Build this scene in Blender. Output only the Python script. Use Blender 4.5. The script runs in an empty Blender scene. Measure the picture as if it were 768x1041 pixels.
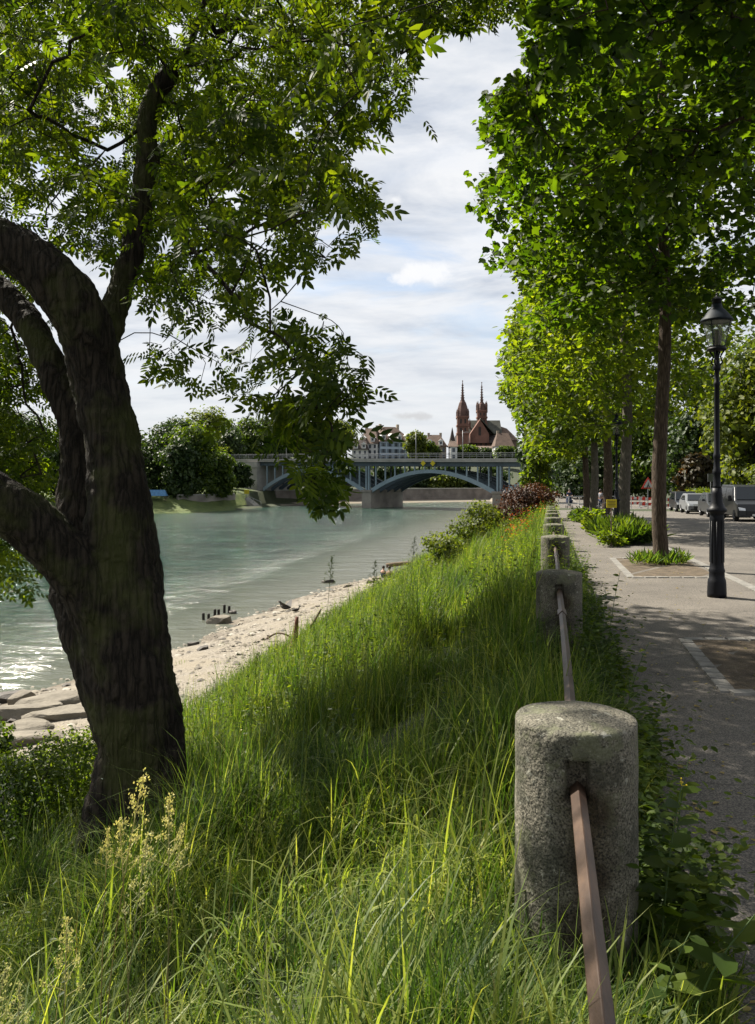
import bpy, bmesh, math, random
import numpy as np
from mathutils import Vector, Matrix
rng = np.random.default_rng(7); random.seed(7)
PI = math.pi
C = bpy.context.scene.collection
ALB, LALB = .68, .72
F, HOR, EYE = 830.0, 485.0, 1.65            # focal length in photo pixels, horizon row, eye height in metres
def W(x, y, d): return np.array([(x-384)/F*d, d, EYE-(y-HOR)/F*d])
def px(P):
    P = np.atleast_2d(P); Y = np.maximum(P[:,1], .05)
    return 384+F*P[:,0]/Y, HOR-F*(P[:,2]-EYE)/Y
def zg(Y): return -0.02*np.clip(np.asarray(Y, float)-12, 0, 60)     # level of the path
def rowx(o, Y): return .089+.21*Y+o                                 # o = metres to the right of the bollard row
def shore(Y): return np.interp(Y, [-50,26,33,42,50.5,59,75,400], [-17.6,-17.0,-15.2,-15.0,-13.9,-11.6,-9.7,-9.7])
def bank(o, Y):
    o = np.asarray(o, float); Y = np.asarray(Y, float); g = zg(Y); s = shore(Y)
    z = np.where(o > -.3, g, 0)
    t = np.clip((-.3-o)/9.0, 0, 1)
    sl = g*(1-t) + (-4.6)*t + .18*np.sin(t*PI)
    b = -4.6-.75*np.clip((-9.3-o)/np.maximum(-9.3-s, .3), 0, 1)
    u = -5.35-np.clip((s-o)*.09, 0, 2.5)
    z = np.where(o > -.3, g, np.where(o > -9.3, sl, np.where(o > s, b, u)))
    z = np.where(o > 3.0, z-.10, z)
    z = np.where(o > 12.6, z+.12, z)
    return z
WATER = -5.35
SUN = np.array([-.53, .41, .74]); SUN /= np.linalg.norm(SUN)

# ------------------------------------------------------------------ materials
def nmat(name):
    m = bpy.data.materials.new(name); m.use_nodes = True
    nt = m.node_tree; nt.nodes.clear(); o = nt.nodes.new('ShaderNodeOutputMaterial')
    return m, nt, o
def N(nt, t, **kw):
    n = nt.nodes.new(t)
    for k, v in kw.items():
        if k in n.inputs: n.inputs[k].default_value = v
        else: setattr(n, k, v)
    return n
def ramp(nt, fac, stops):
    r = nt.nodes.new('ShaderNodeValToRGB'); e = r.color_ramp.elements
    while len(e) < len(stops): e.new(.5)
    for i, (p, c) in enumerate(stops): e[i].position = p; e[i].color = (*c, 1)
    nt.links.new(fac, r.inputs[0]); return r.outputs[0]
def noise(nt, scale, detail=4, vec=None, rough=.55, dist=0):
    n = N(nt, 'ShaderNodeTexNoise'); n.inputs['Scale'].default_value = scale; n.inputs['Detail'].default_value = detail
    n.inputs['Roughness'].default_value = rough; n.inputs['Distortion'].default_value = dist
    if vec is not None: nt.links.new(vec, n.inputs['Vector'])
    return n.outputs['Fac']
def geo_pos(nt, scale=(1,1,1), obj=False, rot=(0,0,0)):
    src = nt.nodes.new('ShaderNodeTexCoord').outputs['Object'] if obj else nt.nodes.new('ShaderNodeNewGeometry').outputs['Position']
    mp = nt.nodes.new('ShaderNodeMapping'); mp.inputs['Scale'].default_value = scale; mp.inputs['Rotation'].default_value = rot
    nt.links.new(src, mp.inputs['Vector']); return mp.outputs[0]
def bumpn(nt, h, strength=.5, dist=.02):
    b = N(nt, 'ShaderNodeBump'); b.inputs['Strength'].default_value = strength; b.inputs['Distance'].default_value = dist
    nt.links.new(h, b.inputs['Height']); return b.outputs[0]
def mixc(nt, fac, a, b, mode='MIX'):
    m = nt.nodes.new('ShaderNodeMix'); m.data_type = 'RGBA'; m.blend_type = mode
    if isinstance(fac, (int, float)): m.inputs[0].default_value = fac
    else: nt.links.new(fac, m.inputs[0])
    for i, v in ((6, a), (7, b)):
        if isinstance(v, tuple): m.inputs[i].default_value = (*v, 1)
        else: nt.links.new(v, m.inputs[i])
    return m.outputs[2]
def surf(name, col, rough=.8, metal=0, var=.25, scale=3, bump=.3, bdist=.01, bscale=None, spec=.3, obj=False, stretch=(1,1,1)):
    col = tuple(c*ALB for c in col)
    m, nt, o = nmat(name); v = geo_pos(nt, stretch, obj)
    f = noise(nt, scale, 5, v); lo = tuple(c*(1-var) for c in col); hi = tuple(min(1, c*(1+var)) for c in col)
    c = ramp(nt, f, [(.3, lo), (.7, hi)])
    b = N(nt, 'ShaderNodeBsdfPrincipled'); nt.links.new(c, b.inputs['Base Color'])
    b.inputs['Roughness'].default_value = rough; b.inputs['Metallic'].default_value = metal; b.inputs['Specular IOR Level'].default_value = spec
    if bump: nt.links.new(bumpn(nt, noise(nt, bscale or scale*6, 5, v), bump, bdist), b.inputs['Normal'])
    nt.links.new(b.outputs[0], o.inputs[0]); return m
def leafmat(name, cols, trans=.45, tcol=None, rough=.55, spec=.22):
    m, nt, o = nmat(name)
    g = nt.nodes.new('ShaderNodeNewGeometry'); r = g.outputs['Random Per Island']
    cols = [tuple(v*LALB for v in q) for q in cols]; n = len(cols); c = ramp(nt, r, [(i/(n-1), cc) for i, cc in enumerate(cols)])
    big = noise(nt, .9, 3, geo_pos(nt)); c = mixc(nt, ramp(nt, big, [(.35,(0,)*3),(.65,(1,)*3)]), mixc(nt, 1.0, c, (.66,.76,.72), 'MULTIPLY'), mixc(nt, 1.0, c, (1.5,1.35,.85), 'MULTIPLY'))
    b = N(nt, 'ShaderNodeBsdfPrincipled'); nt.links.new(c, b.inputs['Base Color']); b.inputs['Roughness'].default_value = rough
    b.inputs['Specular IOR Level'].default_value = spec
    t = N(nt, 'ShaderNodeBsdfTranslucent'); tc = mixc(nt, 1.0, c, tcol or (2.3,2.4,.7), 'MULTIPLY'); nt.links.new(tc, t.inputs[0])
    mx = nt.nodes.new('ShaderNodeMixShader'); mx.inputs[0].default_value = trans
    nt.links.new(b.outputs[0], mx.inputs[1]); nt.links.new(t.outputs[0], mx.inputs[2]); nt.links.new(mx.outputs[0], o.inputs[0]); return m
def barkmat(name, a, b_, scale=1.0, depth=.035, moss=0.0):
    a = tuple(c*.62 for c in a); b_ = tuple(c*.68 for c in b_)
    m, nt, o = nmat(name); v = geo_pos(nt, (15*scale, 15*scale, 1.5*scale))
    wob = N(nt, 'ShaderNodeTexVoronoi'); wob.feature = 'DISTANCE_TO_EDGE'; wob.inputs['Scale'].default_value = 1.1
    vm = nt.nodes.new('ShaderNodeVectorMath'); vm.operation = 'ADD'
    nn = N(nt, 'ShaderNodeTexNoise'); nn.inputs['Scale'].default_value = .8; nn.inputs['Detail'].default_value = 6; nt.links.new(v, nn.inputs['Vector'])
    nt.links.new(v, vm.inputs[0]); nt.links.new(nn.outputs['Color'], vm.inputs[1]); nt.links.new(vm.outputs[0], wob.inputs['Vector'])
    mr = N(nt, 'ShaderNodeMapRange'); nt.links.new(wob.outputs['Distance'], mr.inputs[0]); mr.inputs[2].default_value = .5
    fine = noise(nt, 6, 5, v)
    h = nt.nodes.new('ShaderNodeMath'); h.operation = 'MULTIPLY_ADD'; nt.links.new(fine, h.inputs[0]); h.inputs[1].default_value = .8; nt.links.new(mr.outputs[0], h.inputs[2])
    c = ramp(nt, h.outputs[0], [(.35, a), (1.0, b_)])
    if moss:
        mf = ramp(nt, noise(nt, 1.6, 4, geo_pos(nt)), [(.5, (0,0,0)), (.62, (moss,)*3)]); c = mixc(nt, mf, c, (.10,.12,.025))
    b = N(nt, 'ShaderNodeBsdfPrincipled'); nt.links.new(c, b.inputs['Base Color']); b.inputs['Roughness'].default_value = .9; b.inputs['Specular IOR Level'].default_value = .2
    nt.links.new(bumpn(nt, h.outputs[0], 1.0, depth), b.inputs['Normal']); nt.links.new(b.outputs[0], o.inputs[0]); return m
def glassmat(name, tint=(.02,.03,.035), rough=.05):
    m, nt, o = nmat(name); b = N(nt, 'ShaderNodeBsdfPrincipled'); b.inputs['Base Color'].default_value = (*tint, 1)
    b.inputs['Roughness'].default_value = rough; b.inputs['Specular IOR Level'].default_value = .4; nt.links.new(b.outputs[0], o.inputs[0]); return m

M = {}
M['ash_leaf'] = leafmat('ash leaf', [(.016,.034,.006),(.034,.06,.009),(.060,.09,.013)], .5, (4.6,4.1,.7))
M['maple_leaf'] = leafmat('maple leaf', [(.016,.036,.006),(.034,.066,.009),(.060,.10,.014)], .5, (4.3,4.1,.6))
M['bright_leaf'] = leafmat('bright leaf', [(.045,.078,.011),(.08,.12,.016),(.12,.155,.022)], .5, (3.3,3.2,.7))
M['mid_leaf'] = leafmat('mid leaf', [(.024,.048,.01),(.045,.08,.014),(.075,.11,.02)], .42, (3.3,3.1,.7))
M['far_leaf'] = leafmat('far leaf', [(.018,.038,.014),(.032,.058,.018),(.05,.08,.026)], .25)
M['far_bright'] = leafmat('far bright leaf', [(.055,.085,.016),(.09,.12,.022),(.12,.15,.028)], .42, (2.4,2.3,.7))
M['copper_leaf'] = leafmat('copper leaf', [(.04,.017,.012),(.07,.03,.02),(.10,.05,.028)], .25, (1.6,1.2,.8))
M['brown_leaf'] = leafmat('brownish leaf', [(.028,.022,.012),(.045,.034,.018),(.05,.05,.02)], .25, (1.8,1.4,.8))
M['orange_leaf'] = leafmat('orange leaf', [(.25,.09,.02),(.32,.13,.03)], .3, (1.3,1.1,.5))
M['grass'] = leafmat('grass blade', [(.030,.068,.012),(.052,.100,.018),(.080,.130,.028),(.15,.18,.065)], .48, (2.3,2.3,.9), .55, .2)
M['pale_sunlit_grass'] = leafmat('pale grass blade coloured as sunlit', [(.12,.175,.035),(.18,.23,.06),(.26,.29,.10)], .45, (2.2,2.2,.95), .5, .25)  # pale blades, colour raised to stand in for sunlight on them
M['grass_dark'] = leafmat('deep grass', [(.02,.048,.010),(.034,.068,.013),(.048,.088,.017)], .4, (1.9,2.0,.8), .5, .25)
M['straw'] = leafmat('straw', [(.25,.2,.09),(.35,.29,.15),(.2,.2,.07)], .3, (1.2,1.2,.8))
M['cream_seed'] = leafmat('cream seed', [(.45,.43,.24),(.6,.58,.38),(.36,.4,.18)], .35, (1.2,1.2,.7))
M['poppy'] = leafmat('poppy', [(.6,.06,.02),(.75,.12,.03)], .35, (1.2,.8,.6))
M['white_flower'] = leafmat('white flower', [(.7,.7,.62),(.8,.78,.7)], .3, (1,1,.9))
M['yellow_flower'] = leafmat('yellow flower', [(.7,.6,.04),(.8,.68,.06)], .3, (1,1,.6))
M['ash_bark'] = barkmat('ash bark', (.012,.0095,.007), (.06,.047,.035), 1.0, .035, .3)
M['maple_bark'] = barkmat('maple bark', (.045,.032,.021), (.14,.103,.073), 2.2, .015)
M['pale_bark'] = barkmat('pale bark', (.08,.07,.053), (.19,.168,.13), 2.4, .01)
M['far_bark'] = surf('far bark', (.06,.05,.04))
M['twig'] = surf('twig', (.05,.04,.028), .9, bump=0)
M['stem'] = surf('green stem', (.07,.12,.03), .7, bump=0)
M['asphalt'] = surf('asphalt', (.15,.136,.12), .85, var=.22, scale=1.1, bump=.6, bscale=140, bdist=.006)
M['soil'] = surf('soil', (.05,.045,.025), .95, var=.4, scale=4, bump=1, bdist=.04)
M['pit_soil'] = surf('pit soil', (.12,.092,.062), .95, var=.45, scale=6, bump=1, bscale=60, bdist=.02)
M['sett'] = surf('stone sett', (.23,.22,.2), .8, var=.3, scale=9, bump=.6, bscale=60)
M['steel_blue'] = surf('blue grey steel', (.25,.33,.38), .55, var=.12, scale=.4, bump=0)
M['steel_dark'] = surf('dark steel', (.08,.11,.135), .6, var=.2, scale=.5, bump=0)
M['concrete'] = surf('concrete', (.38,.37,.34), .85, var=.18, scale=.5, bump=.3, bscale=8, bdist=.03)
M['pier_stone'] = surf('pier stone', (.29,.265,.23), .85, var=.35, scale=.35, bump=.5, bscale=3, bdist=.08)
M['wall_stone'] = surf('embankment stone', (.23,.2,.175), .9, var=.35, scale=.4, bump=.6, bscale=3, bdist=.1)
M['lamp_black'] = surf('black lamp paint', (.006,.007,.011), .5, var=.3, scale=8, bump=.15, bscale=30, spec=.2)
M['lamp_blue'] = surf('lamp hood paint', (.010,.017,.028), .6, var=.3, scale=8, bump=.1, spec=.2)
M['rust'] = None
M['roof_brown'] = surf('brown tile', (.13,.088,.066), .85, var=.3, scale=.6, bump=.6, bscale=4, bdist=.1)
M['roof_dark'] = surf('dark tile', (.06,.047,.043), .85, var=.3, scale=.6, bump=.5, bscale=4, bdist=.1)
M['roof_patina'] = surf('patterned grey green tile', (.09,.09,.072), .8, var=.4, scale=.35, bump=.4, bscale=4, bdist=.1)
M['sandstone'] = surf('red sandstone', (.21,.105,.08), .85, var=.3, scale=.25, bump=.6, bscale=2, bdist=.2)
M['sandstone_dark'] = surf('weathered red sandstone', (.12,.066,.055), .85, var=.3, scale=.25, bump=.5, bscale=2, bdist=.2)
M['white_wall'] = surf('white render', (.8,.8,.78), .8, var=.06, scale=.3, bump=0)
M['shade_blue_wall'] = surf('white render tinted shade blue', (.56,.66,.8), .8, var=.06, scale=.3, bump=0)  # white house front; the blue tint paints its shade into the wall colour
M['cream_wall'] = surf('cream render', (.36,.3,.23), .8, var=.1, scale=.3, bump=0)
M['window'] = glassmat('window glass', (.05,.06,.075), .1)
M['shutter'] = surf('grey shutter', (.2,.25,.3), .7, bump=0)
M['rock'] = surf('pale sandstone slab', (.215,.19,.15), .9, var=.25, scale=2.5, bump=.8, bscale=12, bdist=.03)
M['dark_rock'] = surf('dark wet rock', (.075,.065,.055), .7, var=.3, scale=3, bump=.8, bscale=12, bdist=.03)
M['driftwood'] = surf('driftwood', (.17,.12,.085), .9, var=.3, scale=6, bump=.6)
M['red_wood'] = surf('reddish wet wood', (.16,.06,.04), .8, var=.3, scale=6, bump=.6)
M['black_wood'] = surf('tarred wood', (.03,.026,.022), .8, bump=.4)
M['duck'] = surf('dark feathers', (.045,.038,.032), .7, bump=.2)
M['tyre'] = surf('tyre rubber', (.02,.02,.02), .85, bump=0)
M['rim'] = surf('alloy', (.16,.16,.17), .5, .3, bump=0)
M['car_glass'] = glassmat('car glass', (.008,.01,.012), .12)
M['lamp_lens'] = glassmat('headlight lens', (.6,.62,.65), .08)
M['plate'] = surf('number plate', (.7,.7,.68), .5, bump=0)
M['black_plastic'] = surf('black plastic', (.02,.02,.022), .5, bump=0)
for k, c in dict(van_grey=(.022,.024,.027), hatch_grey=(.035,.038,.042), car_silver=(.2,.21,.22), suv_black=(.012,.014,.017)).items():
    M[k] = surf(k.replace('_', ' '), c, .3, 0, var=.05, bump=0, spec=.35)
M['yellow'] = surf('yellow sign paint', (.62,.5,.015), .5, var=.05, bump=0)
M['red'] = surf('red paint', (.6,.05,.03), .5, bump=0)
M['white'] = surf('white paint', (.55,.55,.53), .5, var=.05, bump=0)
M['sign_metal'] = surf('galvanised metal', (.3,.31,.32), .5, .5, bump=0)
M['skin'] = surf('skin', (.5,.3,.22), .6, bump=0)
M['cloth_teal'] = surf('teal cloth', (.05,.35,.33), .9, bump=0)
M['cloth_navy'] = surf('navy cloth', (.025,.035,.07), .9, bump=0)
M['cloth_grey'] = surf('grey cloth', (.18,.18,.2), .9, bump=0)
M['hair'] = surf('dark hair', (.03,.02,.015), .7, bump=0)

def special():
    m, nt, o = nmat('worn asphalt'); v = geo_pos(nt)
    c = ramp(nt, noise(nt, .7, 6, v, .6), [(.3, (.105,.095,.084)), (.5, (.145,.131,.115)), (.7, (.18,.163,.142))])
    sp = ramp(nt, noise(nt, 110, 2, v), [(.38, (.55,.55,.55)), (.5, (1,1,1)), (.66, (1.7,1.65,1.55))]); c = mixc(nt, 1.0, c, sp, 'MULTIPLY')
    vo = N(nt, 'ShaderNodeTexVoronoi'); vo.feature = 'DISTANCE_TO_EDGE'; vo.inputs['Scale'].default_value = .55
    ad = nt.nodes.new('ShaderNodeVectorMath'); ad.operation = 'ADD'; nn = N(nt, 'ShaderNodeTexNoise'); nn.inputs['Scale'].default_value = 1.6; nn.inputs['Detail'].default_value = 6; nt.links.new(v, nn.inputs['Vector'])
    nt.links.new(v, ad.inputs[0]); nt.links.new(nn.outputs['Color'], ad.inputs[1]); nt.links.new(ad.outputs[0], vo.inputs['Vector'])
    cr = ramp(nt, vo.outputs['Distance'], [(.0, (.45,.45,.45)), (.012, (1,1,1))]); c = mixc(nt, .7, c, mixc(nt, 1.0, c, cr, 'MULTIPLY'))
    c = mixc(nt, 1.0, c, (ALB,)*3, 'MULTIPLY'); b = N(nt, 'ShaderNodeBsdfPrincipled'); nt.links.new(c, b.inputs['Base Color']); b.inputs['Roughness'].default_value = .85; b.inputs['Specular IOR Level'].default_value = .3
    nt.links.new(bumpn(nt, noise(nt, 130, 3, v), .8, .008), b.inputs['Normal']); nt.links.new(b.outputs[0], o.inputs[0]); M['asphalt'] = m
    # granite of the bollards: crystals, dark flecks, lichen
    m, nt, o = nmat('weathered granite'); v = geo_pos(nt, obj=True)
    a = ramp(nt, noise(nt, 150, 3, v), [(.36, (.035,.035,.03)), (.47, (.17,.16,.135)), (.62, (.29,.275,.235))])
    b_ = ramp(nt, noise(nt, 3.5, 5, v), [(.35, (.45,.46,.40)), (.65, (1.15,1.1,1.0))]); c = mixc(nt, 1.0, a, b_, 'MULTIPLY')
    li = ramp(nt, noise(nt, 9, 6, v, .7), [(.53, (0,0,0)), (.6, (.75,)*3)]); c = mixc(nt, li, c, (.14,.145,.085))
    c = mixc(nt, ramp(nt, noise(nt, 26, 5, v, .7), [(.60, (0,0,0)), (.66, (.8,)*3)]), c, (.42,.41,.34)); c = mixc(nt, ramp(nt, noise(nt, 5, 6, v, .7), [(.52, (0,0,0)), (.62, (.65,)*3)]), c, (.05,.052,.035))
    sep = nt.nodes.new('ShaderNodeSeparateXYZ'); nt.links.new(v, sep.inputs[0])
    # rust run-off under the rail socket
    ab = nt.nodes.new('ShaderNodeMath'); ab.operation = 'ABSOLUTE'; sh = nt.nodes.new('ShaderNodeMath'); sh.operation = 'ADD'; nt.links.new(sep.outputs[0], sh.inputs[0]); sh.inputs[1].default_value = -.035
    nt.links.new(sh.outputs[0], ab.inputs[0])
    wob = nt.nodes.new('ShaderNodeMath'); wob.operation = 'MULTIPLY_ADD'; nt.links.new(noise(nt, 14, 5, v), wob.inputs[0]); wob.inputs[1].default_value = .16; nt.links.new(ab.outputs[0], wob.inputs[2])
    st = ramp(nt, wob.outputs[0], [(.10, (1,1,1)), (.19, (0,0,0))])
    zr = ramp(nt, sep.outputs[2], [(.60, (1,1,1)), (.74, (0,0,0))]); st = mixc(nt, 1.0, st, zr, 'MULTIPLY')
    c = mixc(nt, st, c, mixc(nt, 1.0, c, (.30,.22,.16), 'MULTIPLY'))
    c = mixc(nt, 1.0, c, (ALB,)*3, 'MULTIPLY'); b = N(nt, 'ShaderNodeBsdfPrincipled'); nt.links.new(c, b.inputs['Base Color']); b.inputs['Roughness'].default_value = .85; b.inputs['Specular IOR Level'].default_value = .3
    ad = nt.nodes.new('ShaderNodeMath'); ad.operation = 'ADD'; nt.links.new(noise(nt, 60, 4, v), ad.inputs[0]); nt.links.new(noise(nt, 10, 5, v), ad.inputs[1])
    nt.links.new(bumpn(nt, ad.outputs[0], .9, .010), b.inputs['Normal']); nt.links.new(b.outputs[0], o.inputs[0]); M['granite'] = m
    # rail
    m, nt, o = nmat('rusty painted steel'); v = geo_pos(nt, (1,.35,1))
    c = ramp(nt, noise(nt, 14, 6, v, .65), [(.3, (.03,.014,.007)), (.5, (.062,.033,.018)), (.68, (.105,.06,.034))])
    c = mixc(nt, 1.0, c, (ALB,)*3, 'MULTIPLY'); b = N(nt, 'ShaderNodeBsdfPrincipled'); nt.links.new(c, b.inputs['Base Color']); b.inputs['Roughness'].default_value = .48; b.inputs['Specular IOR Level'].default_value = .5
    nt.links.new(bumpn(nt, noise(nt, 60, 4, v), .4, .003), b.inputs['Normal']); nt.links.new(b.outputs[0], o.inputs[0]); M['rust'] = m
    # gravel
    m, nt, o = nmat('river gravel'); v = geo_pos(nt)
    vo = N(nt, 'ShaderNodeTexVoronoi'); vo.inputs['Scale'].default_value = 14; nt.links.new(v, vo.inputs['Vector'])
    c = ramp(nt, vo.outputs['Color'], [(0, (.14,.12,.09)), (.5, (.22,.19,.145)), (1, (.33,.29,.235))])
    c = mixc(nt, ramp(nt, noise(nt, .5, 4, v), [(.42, (0,0,0)), (.62, (.7,)*3)]), c, (.24,.2,.135))
    sep = nt.nodes.new('ShaderNodeSeparateXYZ'); nt.links.new(v, sep.inputs[0])
    wet = N(nt, 'ShaderNodeMapRange'); nt.links.new(sep.outputs[2], wet.inputs[0]); wet.inputs[1].default_value = -5.34; wet.inputs[2].default_value = -5.24; wet.inputs[3].default_value = 1; wet.inputs[4].default_value = 0
    c = mixc(nt, wet.outputs[0], c, mixc(nt, 1.0, c, (.5,.45,.38), 'MULTIPLY'))
    c = mixc(nt, 1.0, c, (ALB,)*3, 'MULTIPLY'); b = N(nt, 'ShaderNodeBsdfPrincipled'); nt.links.new(c, b.inputs['Base Color']); b.inputs['Roughness'].default_value = .85
    nt.links.new(bumpn(nt, vo.outputs['Distance'], .8, .04), b.inputs['Normal']); nt.links.new(b.outputs[0], o.inputs[0]); M['gravel'] = m
    # bank ground: litter, soil and green
    m, nt, o = nmat('bank ground'); v = geo_pos(nt)
    c = ramp(nt, noise(nt, 5, 6, v), [(.3, (.022,.026,.01)), (.55, (.04,.055,.016)), (.75, (.07,.075,.03))])
    c = mixc(nt, 1.0, c, (ALB,)*3, 'MULTIPLY'); b = N(nt, 'ShaderNodeBsdfPrincipled'); nt.links.new(c, b.inputs['Base Color']); b.inputs['Roughness'].default_value = .95
    nt.links.new(bumpn(nt, noise(nt, 30, 5, v), 1, .05), b.inputs['Normal']); nt.links.new(b.outputs[0], o.inputs[0]); M['bank'] = m
    # far lawn
    m, nt, o = nmat('mown grass'); v = geo_pos(nt)
    c = ramp(nt, noise(nt, .6, 6, v), [(.3, (.06,.09,.02)), (.55, (.11,.15,.03)), (.75, (.17,.19,.06))])
    c = mixc(nt, 1.0, c, (ALB,)*3, 'MULTIPLY'); b = N(nt, 'ShaderNodeBsdfPrincipled'); nt.links.new(c, b.inputs['Base Color']); b.inputs['Roughness'].default_value = .95
    nt.links.new(bumpn(nt, noise(nt, 5, 5, v), 1, .2), b.inputs['Normal']); nt.links.new(b.outputs[0], o.inputs[0]); M['lawn'] = m
    # water
    m, nt, o = nmat('river water'); v = geo_pos(nt, (.45,.9,1), rot=(0,0,-.5)); g = geo_pos(nt)
    big = noise(nt, .16, 6, v, .7, 1.5)
    c = ramp(nt, big, [(.40, (.005,.034,.023)), (.60, (.032,.092,.062))])
    # lighter over the shallow gravel: distance from the shore line x-.21y
    sep = nt.nodes.new('ShaderNodeSeparateXYZ'); nt.links.new(g, sep.inputs[0])
    of = nt.nodes.new('ShaderNodeMath'); of.operation = 'MULTIPLY_ADD'; nt.links.new(sep.outputs[1], of.inputs[0]); of.inputs[1].default_value = -.21; nt.links.new(sep.outputs[0], of.inputs[2])
    mr = N(nt, 'ShaderNodeMapRange'); mr.interpolation_type = 'SMOOTHSTEP'; nt.links.new(of.outputs[0], mr.inputs[0]); mr.inputs[1].default_value = -30; mr.inputs[2].default_value = -13
    c = mixc(nt, mr.outputs[0], c, (.15,.155,.12))
    c = mixc(nt, 1.0, c, (ALB,)*3, 'MULTIPLY'); b = N(nt, 'ShaderNodeBsdfPrincipled'); nt.links.new(c, b.inputs['Base Color']); b.inputs['Roughness'].default_value = .12; b.inputs['IOR'].default_value = 1.33
    n1 = noise(nt, .9, 6, v, .62, .8); n2 = noise(nt, .30, 5, v, .6, 1.0)
    am = nt.nodes.new('ShaderNodeMath'); am.operation = 'MULTIPLY_ADD'; nt.links.new(n2, am.inputs[0]); am.inputs[1].default_value = 1.7; nt.links.new(n1, am.inputs[2])
    calm = ramp(nt, mr.outputs[0], [(0, (1,)*3), (1, (.22,)*3)])
    bp = N(nt, 'ShaderNodeBump'); bp.inputs['Distance'].default_value = 1.5; nt.links.new(am.outputs[0], bp.inputs['Height']); nt.links.new(calm, bp.inputs['Strength'])
    nt.links.new(bp.outputs[0], b.inputs['Normal']); nt.links.new(b.outputs[0], o.inputs[0]); M['water'] = m
    # lantern glass
    m, nt, o = nmat('lantern glass'); t = N(nt, 'ShaderNodeBsdfTransparent'); t.inputs[0].default_value = (.86,.88,.86,1)
    gl = N(nt, 'ShaderNodeBsdfGlossy'); gl.inputs['Roughness'].default_value = .08; df = N(nt, 'ShaderNodeBsdfDiffuse'); df.inputs[0].default_value = (.4,.42,.36,1)
    m1 = nt.nodes.new('ShaderNodeMixShader'); m1.inputs[0].default_value = .07; m2 = nt.nodes.new('ShaderNodeMixShader'); m2.inputs[0].default_value = .10
    nt.links.new(t.outputs[0], m1.inputs[1]); nt.links.new(gl.outputs[0], m1.inputs[2]); nt.links.new(m1.outputs[0], m2.inputs[1]); nt.links.new(df.outputs[0], m2.inputs[2])
    nt.links.new(m2.outputs[0], o.inputs[0]); M['lantern_glass'] = m
special()

# ------------------------------------------------------------------ mesh helpers
def tag(o, label=None, cat=None, group=None, kind=None):
    for k, v in (('label', label), ('category', cat), ('group', group), ('kind', kind)):
        if v: o[k] = v
    return o
def link(name, me, parent=None):
    o = bpy.data.objects.new(name, me); C.objects.link(o)
    if parent is not None: o.parent = parent
    return o
def empty(name, loc, rz=0):
    o = bpy.data.objects.new(name, None); C.objects.link(o); o.location = tuple(float(v) for v in loc); o.rotation_euler = (0,0,rz); return o
def npmesh(name, V, Fc, mat, parent=None, smooth=False):
    """V (n,3), Fc (m,k) with k constant"""
    V = np.asarray(V, np.float32); Fc = np.asarray(Fc, np.int32); k = Fc.shape[1]
    me = bpy.data.meshes.new(name); me.vertices.add(len(V)); me.vertices.foreach_set('co', V.ravel())
    me.loops.add(Fc.size); me.loops.foreach_set('vertex_index', Fc.ravel())
    me.polygons.add(len(Fc)); me.polygons.foreach_set('loop_start', np.arange(0, Fc.size, k, dtype=np.int32))
    try: me.polygons.foreach_set('loop_total', np.full(len(Fc), k, np.int32))
    except Exception: pass
    if smooth: me.polygons.foreach_set('use_smooth', np.ones(len(Fc), bool))
    me.materials.append(mat); me.update(calc_edges=True); me.validate()
    return link(name, me, parent)
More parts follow.
